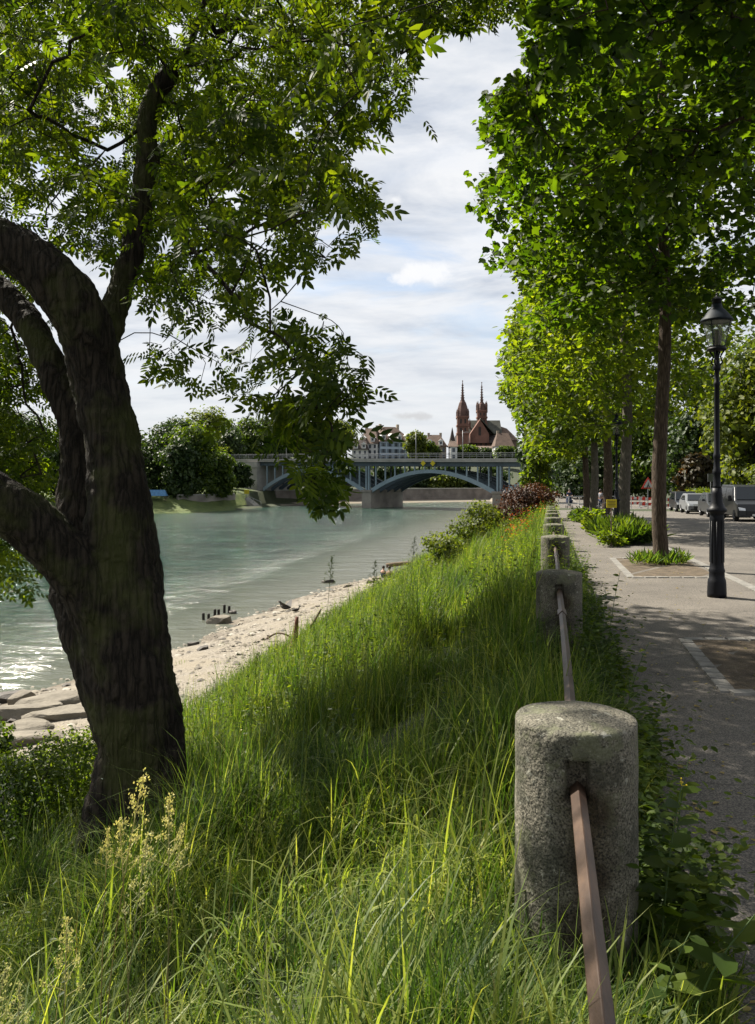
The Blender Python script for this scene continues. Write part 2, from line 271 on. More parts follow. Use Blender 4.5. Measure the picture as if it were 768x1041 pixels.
class MB:
    def __init__(s): s.v = []; s.f = []
    def add(s, vs, fs):
        b = len(s.v); s.v += [tuple(float(c) for c in v) for v in vs]; s.f += [tuple(i+b for i in f) for f in fs]; return s
    def box(s, c, size, rz=0, taper=(1,1), bev=0):
        x, y, z = (v/2 for v in size); ca, sa = math.cos(rz), math.sin(rz); vs = []
        for dz, t in ((-z, (1,1)), (z, taper)):
            for dx, dy in ((-x,-y),(x,-y),(x,y),(-x,y)):
                dx *= t[0]; dy *= t[1]; vs.append((c[0]+dx*ca-dy*sa, c[1]+dx*sa+dy*ca, c[2]+dz))
        return s.add(vs, [(0,3,2,1),(4,5,6,7),(0,1,5,4),(1,2,6,5),(2,3,7,6),(3,0,4,7)])
    def tube(s, pts, rad, n=8, cap=True, squash=None, rot=0):
        pts = [np.array(p, float) for p in pts]; m = len(pts)
        rad = [rad]*m if isinstance(rad, (int, float)) else rad
        up = None; b = len(s.v)
        for i, p in enumerate(pts):
            t = pts[min(i+1, m-1)]-pts[max(i-1, 0)]; t = t/max(1e-9, np.linalg.norm(t))
            if up is None:
                a = np.array([1,0,0.]) if abs(t[0]) < .8 else np.array([0,1,0.]); up = a-t*a.dot(t)
            else: up = up-t*up.dot(t)
            up /= max(1e-9, np.linalg.norm(up)); q = np.cross(t, up)
            for k in range(n):
                a = 2*PI*k/n+rot; s.v.append(tuple(p+(up*math.cos(a)+q*math.sin(a))*rad[i]))
        for i in range(m-1):
            for k in range(n):
                k2 = (k+1) % n; s.f.append((b+i*n+k, b+i*n+k2, b+(i+1)*n+k2, b+(i+1)*n+k))
        if cap: s.f.append(tuple(b+k for k in range(n))[::-1]); s.f.append(tuple(b+(m-1)*n+k for k in range(n)))
        return s
    def lathe(s, prof, n=24, c=(0,0,0), cap=True, rot=0):
        b = len(s.v); m = len(prof)
        for r, z in prof:
            for k in range(n):
                a = 2*PI*k/n+rot; s.v.append((c[0]+r*math.cos(a), c[1]+r*math.sin(a), c[2]+z))
        for i in range(m-1):
            for k in range(n):
                k2 = (k+1) % n; s.f.append((b+i*n+k, b+i*n+k2, b+(i+1)*n+k2, b+(i+1)*n+k))
        if cap: s.f.append(tuple(b+k for k in range(n))[::-1]); s.f.append(tuple(b+(m-1)*n+k for k in range(n)))
        return s
    def build(s, name, mat, parent=None, smooth=False, bevel=0, weld=False):
        me = bpy.data.meshes.new(name); me.from_pydata(s.v, [], s.f); me.materials.append(mat)
        bm = bmesh.new(); bm.from_mesh(me)
        if weld: bmesh.ops.remove_doubles(bm, verts=bm.verts, dist=1e-4)
        bmesh.ops.recalc_face_normals(bm, faces=bm.faces)
        bm.to_mesh(me); bm.free()
        if smooth:
            for p in me.polygons: p.use_smooth = True
        o = link(name, me, parent)
        if bevel:
            md = o.modifiers.new('bevel', 'BEVEL'); md.width = bevel; md.segments = 2; md.limit_method = 'ANGLE'
        return o
def copy_tree(o, parent=None):
    c = o.copy(); C.objects.link(c)
    if parent is not None: c.parent = parent
    for ch in list(o.children): copy_tree(ch, c)
    return c
def loc(P): return tuple(float(v) for v in P)
def norm(a): return a/np.maximum(1e-9, np.linalg.norm(a, axis=-1, keepdims=True))
def inpoly(x, y, poly):
    x = np.asarray(x); y = np.asarray(y); r = np.zeros(x.shape, bool); n = len(poly)
    for i in range(n):
        x1, y1 = poly[i]; x2, y2 = poly[(i+1) % n]
        if y1 == y2: continue
        c = ((y1 > y) != (y2 > y)) & (x < (x2-x1)*(y-y1)/(y2-y1)+x1); r ^= c
    return r
# ---- leaf placement: template in local frame (x along the leaf, y across, z normal)
def place(tmplV, tmplF, pos, direc, nrm, scale):
    x = norm(direc); z = norm(nrm-x*(nrm*x).sum(1, keepdims=True)); y = np.cross(z, x)
    V = pos[:,None,:]+scale[:,None,None]*(tmplV[None,:,0:1]*x[:,None,:]+tmplV[None,:,1:2]*y[:,None,:]+tmplV[None,:,2:3]*z[:,None,:])
    Fc = tmplF[None]+(np.arange(len(pos))*len(tmplV))[:,None,None]
    return V.reshape(-1,3), Fc.reshape(-1, tmplF.shape[1])
LEAF2 = (np.array([[0,0,0],[.33,.17,.03],[.7,.14,.02],[1,0,-.03],[.7,-.14,.02],[.33,-.17,.03]]), np.array([[0,3,2,1],[0,5,4,3]]))
OVAL = (np.array([[0,0,0],[.3,.27,.05],[.68,.24,.03],[1,0,-.06],[.68,-.24,.03],[.3,-.27,.05]]), np.array([[0,3,2,1],[0,5,4,3]]))
_mp = [(0,0),(.12,.34),(.34,.30),(.30,.52),(.62,.40),(.66,.22),(1.0,0),(.66,-.22),(.62,-.40),(.30,-.52),(.34,-.30),(.12,-.34)]
BLADE = (np.array([[0,0,0],[.33,.055,.03],[.7,.05,.0],[1,0,-.08],[.7,-.05,.0],[.33,-.055,.03]]), np.array([[0,3,2,1],[0,5,4,3]]))
MAPLE = (np.array([[a-.05, b, .05*abs(b)-.08*a*a] for a, b in _mp]), np.array([[0,6,5,4],[0,4,3,2],[0,2,1,1],[0,8,7,6],[0,10,9,8],[0,11,10,10]]))
MAPLE = (np.vstack([MAPLE[0]]), np.array([[0,6,5],[0,5,4],[0,4,3],[0,3,2],[0,2,1],[0,7,6],[0,8,7],[0,9,8],[0,10,9],[0,11,10]]))
def compound():
    V = []; Fc = []
    for i in range(4):
        for s in (-1, 1):
            b = len(V); c, sn = math.cos(.95), math.sin(.95)*s; L = .34-.03*abs(i-1.5)
            for p in LEAF2[0]:
                V.append([.16+.2*i+L*(p[0]*c-p[1]*1.15*sn*1), L*(p[0]*sn+p[1]*1.15*c), L*p[2]-.10*(.16+.2*i)**2-.09*p[0]])
            Fc += [[k+b for k in f] for f in LEAF2[1]]
    b = len(V)
    for p in LEAF2[0]: V.append([.78+.36*p[0], .36*p[1]*1.1, .36*p[2]-.08-.08*p[0]])
    Fc += [[k+b for k in f] for f in LEAF2[1]]
    return np.array(V), np.array(Fc)
COMP = compound()
def grow(nodes, parents, targets, step=.35, wiggle=.08, sag=0.0, maxn=9):
    """attach every target to the nearest point of the growing skeleton"""
    P = np.zeros((len(nodes)+len(targets)*maxn, 3)); n = len(nodes); P[:n] = nodes; par = list(parents)
    d0 = np.min(np.linalg.norm(targets[:,None]-np.array(nodes)[None], axis=2), axis=1); tips = []
    for i in np.argsort(d0):
        t = targets[i]; dd = P[:n]-t; d = np.sqrt((dd**2).sum(1)); d = d+.25*np.maximum(0, P[:n,2]-t[2]+.0); j = int(np.argmin(d))
        a = P[j].copy(); L = np.linalg.norm(t-a); k = int(min(maxn-1, max(2, L/step))); last = j
        mid = (a+t)/2+rng.normal(0, wiggle*L, 3)+np.array([0,0,.12*L-sag*L])
        for q in range(1, k+1):
            u = q/k; p = (1-u)**2*a+2*u*(1-u)*mid+u*u*t; P[n] = p; par.append(last); last = n; n += 1
        tips.append(last)
    return P[:n], par, tips
def branch_mesh(P, par, fixed_r=None, base=.0035, power=.46, n=5, start=0, name='branches', mat=None, parent=None, rmax=.2):
    m = len(P); cnt = np.zeros(m); kids = np.zeros(m)
    for i in range(m-1, -1, -1):
        if kids[i] == 0: cnt[i] += 1
        if par[i] >= 0: cnt[par[i]] += cnt[i]; kids[par[i]] += 1
    r = np.minimum(base*cnt**power, rmax)
    V = []; Fc = []; ang = np.arange(n)*2*PI/n
    for i in range(start, m):
        j = par[i]
        if j < 0: continue
        t = P[i]-P[j]; L = np.linalg.norm(t)
        if L < 1e-6: continue
        t = t/L; a = np.array([0,0,1.]) if abs(t[2]) < .9 else np.array([1.,0,0]); u = np.cross(t, a); u /= np.linalg.norm(u); w = np.cross(t, u)
        rj = min(r[j], r[i]*1.35) if kids[j] > 1 else r[j]; b = len(V)*1
        ring = np.cos(ang)[:,None]*u+np.sin(ang)[:,None]*w
        V.append(P[j]-t*rj*.3+ring*rj); V.append(P[i]+ring*r[i]); k0 = (len(V)-2)*n
        for k in range(n): Fc.append((k0+k, k0+(k+1) % n, k0+n+(k+1) % n, k0+n+k))
    return npmesh(name, np.vstack(V), np.array(Fc), mat, parent, True)
def sun_keep(T, lit, p_drop, ground=-.6):
    """thin the crown where its shade would fall on the sunny patches of the place"""
    t = (T[:,2]-ground)/SUN[2]; gx = T[:,0]-SUN[0]*t; gy = T[:,1]-SUN[1]*t; keep = np.ones(len(T), bool)
    for (x0, x1, y0, y1) in lit: keep &= ~((gx > x0) & (gx < x1) & (gy > y0) & (gy < y1) & (rng.random(len(T)) < p_drop))
    return keep
EXPO = 1.5; ASH_IN = 1100; ASH_OUT = 850; GRASS = 1.0
# ------------------------------------------------------------------ camera, world, sun
sc = bpy.context.scene
cam = bpy.data.objects.new('camera', bpy.data.cameras.new('camera')); C.objects.link(cam); sc.camera = cam
cam.location = (0, 0, EYE); cam.rotation_euler = (PI/2, 0, 0)
cam.data.sensor_fit = 'VERTICAL'; cam.data.sensor_height = 36; cam.data.sensor_width = 26.56; cam.data.lens = F/1041*36
cam.data.shift_y = (HOR-520.5)/1041; cam.data.clip_start = .05; cam.data.clip_end = 6000
sc.view_settings.view_transform = 'Standard'; sc.view_settings.look = 'None'; sc.view_settings.gamma = 1; sc.view_settings.exposure = EXPO
sc.cycles.max_bounces = 8; sc.cycles.transparent_max_bounces = 12; sc.cycles.use_adaptive_sampling = True; sc.cycles.sample_clamp_indirect = 4
def world():
    w = bpy.data.worlds.new('World'); sc.world = w; w.use_nodes = True; nt = w.node_tree; nt.nodes.clear()
    o = nt.nodes.new('ShaderNodeOutputWorld'); bg = nt.nodes.new('ShaderNodeBackground'); bg.inputs[1].default_value = 1
    sky = nt.nodes.new('ShaderNodeTexSky'); sky.sky_type = 'NISHITA'; sky.sun_disc = False
    sky.sun_elevation = math.asin(SUN[2]); sky.sun_rotation = math.atan2(SUN[0], SUN[1]); sky.air_density = 1.0; sky.dust_density = 1.5
    skys = nt.nodes.new('ShaderNodeVectorMath'); skys.operation = 'SCALE'; skys.inputs['Scale'].default_value = .062; nt.links.new(sky.outputs[0], skys.inputs[0])
    d = nt.nodes.new('ShaderNodeTexCoord').outputs['Generated']
    sep = nt.nodes.new('ShaderNodeSeparateXYZ'); nt.links.new(d, sep.inputs[0])
    zz = nt.nodes.new('ShaderNodeMath'); zz.operation = 'MAXIMUM'; nt.links.new(sep.outputs[2], zz.inputs[0]); zz.inputs[1].default_value = 0
    za = nt.nodes.new('ShaderNodeMath'); za.operation = 'ADD'; nt.links.new(zz.outputs[0], za.inputs[0]); za.inputs[1].default_value = .14
    pl = nt.nodes.new('ShaderNodeVectorMath'); pl.operation = 'DIVIDE'; nt.links.new(d, pl.inputs[0])
    cb = nt.nodes.new('ShaderNodeCombineXYZ'); [nt.links.new(za.outputs[0], cb.inputs[i]) for i in range(2)]; cb.inputs[2].default_value = 1
    nt.links.new(cb.outputs[0], pl.inputs[1])
    mp = nt.nodes.new('ShaderNodeMapping'); mp.inputs['Scale'].default_value = (1.0, 1.5, 0); mp.inputs['Rotation'].default_value = (0,0,.5); mp.inputs['Location'].default_value = (3.1,1.7,0); nt.links.new(pl.outputs[0], mp.inputs[0])
    f = noise(nt, 1.25, 8, mp.outputs[0], .6, .5)
    mask = ramp(nt, f, [(.32, (.25,)*3), (.43, (.85,)*3), (.55, (1,)*3)])
    f2 = noise(nt, 2.2, 6, mp.outputs[0], .6, .3)
    cc = ramp(nt, f2, [(.34, (.19,.21,.245)), (.46, (.26,.274,.297)), (.60, (.33,.334,.342))])
    hz = ramp(nt, zz.outputs[0], [(0, (1,)*3), (.28, (0,)*3)])
    cc = mixc(nt, hz, cc, (.296,.303,.314)); mk = mixc(nt, hz, mask, (.93,.93,.93))
    skl = mixc(nt, .25, skys.outputs[0], (.19,.22,.265))
    c = mixc(nt, mk, skl, cc)
    # small fair-weather cumulus
    for (x, y, wd, hgt, br) in ((432,277,54,22,.358),(402,203,18,10,.345),(412,281,30,13,.35),(300,395,90,9,.32),(420,423,40,8,.235)):
        v = np.array([(x-384)/F, 1, (HOR-y)/F]); v /= np.linalg.norm(v)
        sb = nt.nodes.new('ShaderNodeVectorMath'); sb.operation = 'SUBTRACT'; nt.links.new(d, sb.inputs[0]); sb.inputs[1].default_value = tuple(v)
        sl = nt.nodes.new('ShaderNodeVectorMath'); sl.operation = 'MULTIPLY'; nt.links.new(sb.outputs[0], sl.inputs[0]); sl.inputs[1].default_value = (2*F/wd, 30, 2*F/hgt)
        ln = nt.nodes.new('ShaderNodeVectorMath'); ln.operation = 'LENGTH'; nt.links.new(sl.outputs[0], ln.inputs[0])
        nz = noise(nt, 42, 6, d, .62); ad = nt.nodes.new('ShaderNodeMath'); ad.operation = 'MULTIPLY_ADD'; nt.links.new(nz, ad.inputs[0]); ad.inputs[1].default_value = -2.6; nt.links.new(ln.outputs['Value'], ad.inputs[2])
        mk2 = ramp(nt, ad.outputs[0], [(0, (1,)*3), (.0001, (1,)*3)]); 
        mr = N(nt, 'ShaderNodeMapRange'); mr.interpolation_type = 'SMOOTHSTEP'; nt.links.new(ad.outputs[0], mr.inputs[0]); mr.inputs[1].default_value = -1.0; mr.inputs[2].default_value = .05; mr.inputs[3].default_value = .85; mr.inputs[4].default_value = 0
        c = mixc(nt, mr.outputs[0], c, (br, br*1.005, br*1.02))
    nt.links.new(c, bg.inputs[0]); nt.links.new(bg.outputs[0], o.inputs[0])
world()
sl = bpy.data.objects.new('sun', bpy.data.lights.new('sun', 'SUN')); C.objects.link(sl)
sl.data.energy = 5.0; sl.data.angle = math.radians(.5); sl.data.color = (1, .93, .81)
sl.rotation_euler = Vector(SUN).to_track_quat('Z', 'Y').to_euler()

# ------------------------------------------------------------------ ground, path, road, water, far bank
def grid(name, us, vs, fn, mat, kind='structure', smooth=True):
    U, Vv = np.meshgrid(us, vs); P = fn(U.ravel(), Vv.ravel()); nu, nv = len(us), len(vs)
    i = np.arange(nu*nv).reshape(nv, nu); Fc = np.stack([i[:-1,:-1], i[:-1,1:], i[1:,1:], i[1:,:-1]], -1).reshape(-1,4)
    o = npmesh(name, P, Fc, mat, smooth=smooth); tag(o, kind=kind); return o
us = np.array([-300,-120,-60,-40,-30,-24,-20,-18,-17,-16,-15,-14,-13,-12,-11,-10,-9.3,-8,-7,-6,-5,-4.2,-3.4,-2.6,-1.8,-1,-.3,0,.45,1,2,2.98,3.02,5,8,12.58,12.62,16,25,60,200,900.])
ys = np.concatenate([[-300,-60,-20,-8,-4], np.arange(-2,12,.8), np.arange(12,60,2.), np.arange(60,140,8.), [150,170,200,260,400,900,2500]])
def bankP(o, Y):
    jit = (.06*np.sin(o*3.1+Y*1.7)+.05*np.sin(o*1.3-Y*2.3))*((o < -.8) & (o > -16)); f = np.where(Y > 200, .21*200/np.maximum(Y, 1), .21)
    return np.stack([.089+f*Y+o, Y, bank(o, Y)+jit], -1)
g = grid('ground', us, ys, bankP, M['bank'])
g.data.materials.append(M['gravel'])
for p in g.data.polygons:
    c = p.center; oo = c.x-.089-.21*c.y
    if oo < -9.6+.4*math.sin(c.y*.9) and c.y < 250: p.material_index = 1
py = np.concatenate([np.arange(-6,14,1.), np.arange(14,76,2.), [90,120,200]])
grid('path', np.array([.46,1.0,1.7,2.4,2.86]), py, lambda o, Y: np.stack([rowx(o, Y)+(o < .5)*.05*np.sin(Y*2.1), Y, zg(Y)+.006], -1), M['asphalt'])
grid('road', np.array([3.05,5,8,12.4]), py, lambda o, Y: np.stack([rowx(o, Y), Y, zg(Y)-.094], -1), M['asphalt'])
for oo, nm in ((2.95, 0), (12.5, 1)):
    kb = MB()
    for i in range(len(py)-1):
        for a, b, z0, z1 in ((-.075,.075,-.15,.012),):
            y0, y1 = py[i], py[i+1]; n = max(1, int((y1-y0)/1.0)) if y1 < 60 else 1
            for k in range(n):
                ya = y0+(y1-y0)*k/n+.006; yb = y0+(y1-y0)*(k+1)/n-.006; vs = []
                for z in (z0, z1):
                    for (dx, yy) in ((a,ya),(b,ya),(b,yb),(a,yb)): vs.append((rowx(oo+dx, yy), yy, float(zg(yy))+z))
                kb.add(vs, [(0,3,2,1),(4,5,6,7),(0,1,5,4),(1,2,6,5),(2,3,7,6),(3,0,4,7)])
    tag(kb.build('kerb', M['sett']), kind='structure')
wv = np.array([[-900,-300],[300,-300],[300,900],[-900,900]]); 
tag(npmesh('water', np.c_[wv, np.full(4, WATER)], np.array([[0,1,2,3]]), M['water']), kind='structure')
# tree pits with sett borders
def pit(Y0, Y1, o1):
    s = MB(); s2 = MB()
    for (oa, ya, ob, yb) in ((1.28,Y0,1.28,Y1),(1.28,Y1,o1,Y1),(1.28,Y0,o1,Y0)):
        L = math.hypot(rowx(ob,yb)-rowx(oa,ya), yb-ya); n = max(2, int(L/.2)); ang = math.atan2(yb-ya, rowx(ob,yb)-rowx(oa,ya))
        for i in range(n):
            u = (i+.5)/n; yy = ya+(yb-ya)*u; x = rowx(oa+(ob-oa)*u, yy); 
            s.box((x, yy, float(zg(yy))+.002+random.uniform(-.003,.004)), (L/n*.93, .13, .04), ang, (.94,.9))
    n = s.build('paving_strip', M['sett']); tag(n, kind='structure')
    nu, nv = 6, 8; 
    grid('tree_pit', np.linspace(1.34, o1, nu), np.linspace(Y0+.06, Y1-.06, nv), lambda o, Y: np.stack([rowx(o,Y), Y, zg(Y)+.014+.012*np.sin(o*9+Y*7)], -1), M['pit_soil'])
pit(6.2, 8.25, 2.75); pit(13.6, 17.6, 2.75)

SH = np.array([(-900,-40),(-400,60),(-150,125),(-60,150),(-36,158),(-28,178),(-25,196),(-8,214),(4,220),(33,234),(62,250),(150,290),(600,420),(1500,700)], float)
def resample(P, n):
    d = np.r_[0, np.cumsum(np.linalg.norm(np.diff(P, axis=0), axis=1))]; t = np.linspace(0, d[-1], n); return np.stack([np.interp(t, d, P[:,0]), np.interp(t, d, P[:,1])], -1)
SHR = np.vstack([resample(SH[:3], 12)[:-1], resample(SH[2:12], 70)[:-1], resample(SH[11:], 10)])
OUT = np.array([-.45, .89])
offs = np.array([-6,0,1.5,5,6.5,10,20,35,60,100,200,500,1400.])
def farz(off, X):
    wall = np.interp(X, [-34,-27,200], [0,1,1])                       # right of the grass bank the shore is walled
    a = np.interp(off, [-6,0,1.5,5,6.5,10,20,35,60,100,200,500,1400], [-7,-5.4,-5.1,-4.3,-3.8,-2.6,-1.2,0,2,4,6,18,30])
    b = np.interp(off, [-6,0,1.5,5,5.2,6.5,10,20,35,60,100,200,500,1400], [-7,-5.4,-5.0,-4.7,-4.7,-1.9,-1.6,-.8,3,8,9.5,10,16,26])
    return a*(1-wall)+b*wall
V = []; 
for p in SHR:
    for o in offs: q = p+OUT*o; V.append((q[0], q[1], farz(o, p[0])))
nu = len(offs); i = np.arange(len(V)).reshape(len(SHR), nu)
fb = npmesh('far_bank', V, np.stack([i[:-1,:-1], i[:-1,1:], i[1:,1:], i[1:,:-1]], -1).reshape(-1,4), M['lawn'], smooth=False); tag(fb, kind='structure')
fb.data.materials.append(M['gravel']); fb.data.materials.append(M['bank'])
for p in fb.data.polygons:
    if p.center.z < -4.5 and p.center.x > -22: p.material_index = 1
    elif p.center.x > -30: p.material_index = 2
def far_at(x, off):                                                 # ground point behind shoreline point with abscissa x
    j = np.interp(x, SH[:,0], SH[:,1]); return np.array([x+OUT[0]*off, j+OUT[1]*off, float(farz(off, x))])

# ------------------------------------------------------------------ bollards and rail
def bollard_mesh(seed):
    r = np.random.default_rng(seed); n = 128; prof = [(.205,-.35)]+[(.203-.004*z, z) for z in np.linspace(-.2,.784,72)]+[(.1985,.789),(.196,.7935),(.191,.797),(.184,.7995),(.15,.806),(.12,.811),(.08,.815),(.04,.817)]
    V = []; 
    for rad, z in prof:
        for k in range(n):
            a = 2*PI*k/n; x, y = rad*math.cos(a), rad*math.sin(a)
            if abs(x+0.0) < .038 and .58 < z < .705 and rad > .19: x, y = x, y*.72
            elif abs(x) < .05 and .1 < z < .6 and rad > .19: y *= .965
            w = .0035*math.sin(7*a+seed)+.003*math.sin(13*a+z*31+seed)+.0035*math.sin(z*23+3*a)
            V.append((x*(1+w*.9), y*(1+w*.9), z+.0012*math.sin(5*a+seed)*(z > .75)+r.normal(0, .0004)))
    m = len(prof); F_ = [(i*n+k, i*n+(k+1) % n, (i+1)*n+(k+1) % n, (i+1)*n+k) for i in range(m-1) for k in range(n)]
    b = MB(); b.v = V; b.f = F_+[tuple((m-1)*n+k for k in range(n))]
    # chips knocked out of the front rim
    rr = np.random.default_rng(seed+50)
    for _ in range(3):
        a = rr.uniform(3.6, 5.8); c = np.array([.195*math.cos(a), .195*math.sin(a), .79])
        for i, v in enumerate(b.v):
            d = math.dist(v, c)
            if d < .03: s = (1-d/.03)*.010; b.v[i] = (v[0]*(1-s*3), v[1]*(1-s*3), v[2]-s)
    return b
BY = [2.74, 7.24, 11.6, 15.9, 20.2, 24.5, 28.8, 33.2, 37.6, 42.0, 46.4]
ords = ['nearest the camera', 'second from the camera', 'third from the camera', 'fourth from the camera', 'fifth from the camera', 'sixth from the camera',
        'seventh from the camera', 'eighth from the camera', 'ninth from the camera', 'tenth from the camera', 'farthest of all']
bm0 = [bollard_mesh(s) for s in (1, 2, 3)]
for i, Y in enumerate(BY):
    if i < 3: o = bm0[i].build('stone_bollard', M['granite'], smooth=True); me3 = o.data
    else: o = bpy.data.objects.new('stone_bollard', me3); C.objects.link(o)
    o.location = (rowx(0, Y), Y, float(zg(Y))+(.05 if i == 0 else .01)); o.rotation_euler = (0,0,-.21)
    extra = 'large round granite bollard with chipped rim and rusty rail socket, ' if i == 0 else 'weathered round granite bollard by the path, '
    tag(o, extra+ords[i], 'bollard', 'granite bollards along the path')
RY = [-1.7]+BY
for i in range(len(RY)-1):
    y0, y1 = RY[i], RY[i+1]; z0, z1 = float(zg(y0)), float(zg(y1)); dx0 = .02 if i == 0 else 0
    root = empty('rail', (rowx(0, y0), y0, z0+.66))
    pts = []
    for k in range(9):
        u = k/8; yy = (y0+.14)+(y1-.13-y0-.14)*u; sagz = -.045*math.sin(u*PI)*(1 if i else .4)
        pts.append((rowx(0, yy)-rowx(0, y0)+.012*math.sin(u*3), yy-y0, (z1-z0)*u+sagz))
    b = MB(); b.tube(pts, .0255, 4); b.build('bar', M['rust'], root, bevel=.004)
    s = MB(); k = 6 if i else 2; p = pts[k]; q = pts[k+1]; pm = [p[j]+(q[j]-p[j])*.35 for j in range(3)]
    s.tube([p, pm], .035, 4); s.build('joint_sleeve', M['rust'], root, bevel=.004)
    nm = ['from the foreground into the nearest bollard', 'between the nearest bollard and the second'] 
    lab = 'square rusty steel rail running '+(nm[i] if i < 2 else 'beyond the %s bollard along the row' % ['','','second','third','fourth','fifth','sixth','seventh','eighth','ninth','tenth','last'][i])
    tag(root, lab, 'rail', 'steel rails between the bollards')

# ------------------------------------------------------------------ street lamps
def lamp():
    def sc_(pr, k): return [(a*k, z) for a, z in pr]
    r = empty('street_lamp', (0,0,0))
    b = MB(); b.lathe(sc_([(.155,0),(.158,.06),(.15,.2),(.145,.24),(.128,.27),(.125,.34),(.135,.37),(.12,.40),(.112,.46),(.112,1.06),(.12,1.09),(.112,1.12),(.118,1.16),(.16,1.18),(.165,1.21),(.13,1.235),(.10,1.30),(.088,1.42),(.082,1.50)], .80), 32); b.build('base', M['lamp_black'], r, True)
    f = MB()
    for k in range(8):
        a = PI/8+k*PI/4; f.tube([(.090*math.cos(a), .090*math.sin(a), .48), (.090*math.cos(a), .090*math.sin(a), 1.05)], .007, 6)
    f.build('moulding', M['lamp_black'], r, True)
    p = MB(); p.lathe(sc_([(.082,1.50),(.066,1.53),(.064,1.62),(.06,1.68),(.074,1.70),(.072,1.74),(.056,1.77),(.052,1.90),(.062,1.92),(.062,1.96),(.05,1.98),(.045,2.9),(.056,2.915),(.056,2.95),(.044,2.965),(.04,3.10),(.066,3.12),(.07,3.16),(.06,3.19),(.045,3.21),(.05,3.24),(.03,3.26)], .76), 24); p.build('post', M['lamp_black'], r, True)
    q = MB()
    for k in range(4):
        a = PI/4+k*PI/2; c, s = math.cos(a), math.sin(a)
        q.tube([(.03*c,.03*s,3.16),(.075*c,.075*s,3.22),(.05*c,.05*s,3.30),(.095*c,.095*s,3.375),(.11*c,.11*s,3.40)], .012, 6)
    q.tube([(0,0,3.2),(0,0,3.38)], .02, 8); q.build('bracket', M['lamp_black'], r, True)
    d = MB(); d.lathe([(.06,3.375),(.125,3.385),(.13,3.41),(.118,3.425),(.06,3.43)], 24); d.build('gallery', M['lamp_black'], r, True)
    g = MB(); g.lathe([(.103,3.425),(.188,3.80)], 24, cap=False); g.build('glass', M['lantern_glass'], r, True)
    fr = MB()
    for k in range(4): a = PI/4+k*PI/2; fr.tube([(.106*math.cos(a),.106*math.sin(a),3.425),(.19*math.cos(a),.19*math.sin(a),3.80)], .006, 5)
    fr.lathe([(.188,3.775),(.196,3.775),(.199,3.79),(.19,3.79)], 24, cap=False); fr.lathe([(.104,3.425),(.112,3.425),(.114,3.44),(.106,3.44)], 24, cap=False); fr.build('frame', M['lamp_black'], r)
    bl = MB(); bl.lathe([(.035,3.43),(.05,3.45),(.05,3.58),(.035,3.60),(.03,3.66)], 12); bl.build('burner', M['lamp_black'], r, True)
    rf = MB(); rf.lathe([(.17,3.785),(.175,3.79),(.06,3.83)], 24); rf.build('reflector', M['white'], r, True)
    h = MB(); h.lathe(sc_([(.225,3.785),(.235,3.795),(.228,3.81),(.18,3.87),(.12,3.935),(.082,3.965),(.078,3.98),(.07,4.02)], .92), 28); h.build('hood', M['lamp_blue'], r, True)
    c = MB(); c.lathe([(.062,3.98),(.06,4.06),(.066,4.07),(.075,4.075),(.07,4.09),(.035,4.12),(.014,4.13),(.012,4.15),(.016,4.16),(.005,4.18)], 20); c.build('chimney', M['lamp_black'], r, True)
    return r
L1 = lamp(); p = W(729, 608, 11.2); L1.location = (p[0], 11.2, 0)
tag(L1, 'tall black cast-iron street lamp with glass lantern, nearest on the path', 'street lamp', 'black lantern street lamps')
L2 = copy_tree(L1); L2.location = ((627-384)/F*28.0, 28.0, float(zg(28)))
tag(L2, 'smaller-looking distant black street lamp among the row of tree trunks', 'street lamp')
# ------------------------------------------------------------------ left ash tree
def limb(pts):
    pts = [(a, b, c, d*.93) for a, b, c, d in pts]
    """pts: (photo x, photo y, depth, photo width) -> 3-D polyline and radii"""
    P = [W(x, y, d) for x, y, d, w in pts]; R = [w/2/F*d for x, y, d, w in pts]; return P, R
def smooth_poly(P, R, k=5):
    P = np.array(P); R = np.array(R); n = len(P); t = np.arange(n); tt = np.linspace(0, n-1, (n-1)*k+1)
    def cr(A):
        out = []
        for u in tt:
            i = min(int(u), n-2); f = u-i; a = A[max(i-1,0)]; b = A[i]; c = A[i+1]; d = A[min(i+2,n-1)]
            out.append(.5*((2*b)+(-a+c)*f+(2*a-5*b+4*c-d)*f*f+(-a+3*b-3*c+d)*f**3))
        return np.array(out)
    return cr(P), cr(R)
D = 7.0
LIMBS = dict(
    main=[(158,860,6.9,82),(150,790,7.0,86),(137,715,7.0,96),(127,640,7.0,92),(124,560,7.0,80),(119,480,7.0,62),(108,420,7.0,60),(99,380,7.0,60),(88,340,6.9,60),(71,304,6.8,60),(49,279,6.75,57),(15,254,6.7,54),(-30,232,6.6,53),(-120,175,6.5,50),(-220,80,6.6,50),(-330,-60,6.8,42)],
    mossy=[(120,700,7.3,60),(95,600,7.4,60),(78,530,7.5,44),(76,470,7.6,32),(84,410,7.7,38),(104,350,7.9,36),(124,290,8.1,28),(140,235,8.2,26),(150,160,8.3,25),(152,110,8.4,22),(175,70,8.5,20)],
    rear=[(112,610,7.3,60),(90,520,7.5,34),(76,440,7.6,30),(56,385,7.7,34),(34,335,7.9,32),(4,300,8.1,30),(-60,250,8.3,36)],
    left=[(128,690,6.95,60),(100,615,6.85,62),(64,565,6.7,60),(20,525,6.5,58),(-40,485,6.3,56),(-120,440,6.1,50),(-260,360,5.8,40)],
    bulge=[(140,760,7,70),(112,690,7.05,70),(84,635,7.1,52),(68,600,7.2,36),(66,565,7.25,20)],
    flare=[(160,750,6.95,46),(170,800,6.9,54),(190,850,6.85,56),(215,900,6.8,40)],
    flare2=[(130,740,6.95,50),(118,800,6.9,56),(104,850,6.9,54),(80,910,6.9,36)])
tb = MB(); sk = []; skp = []
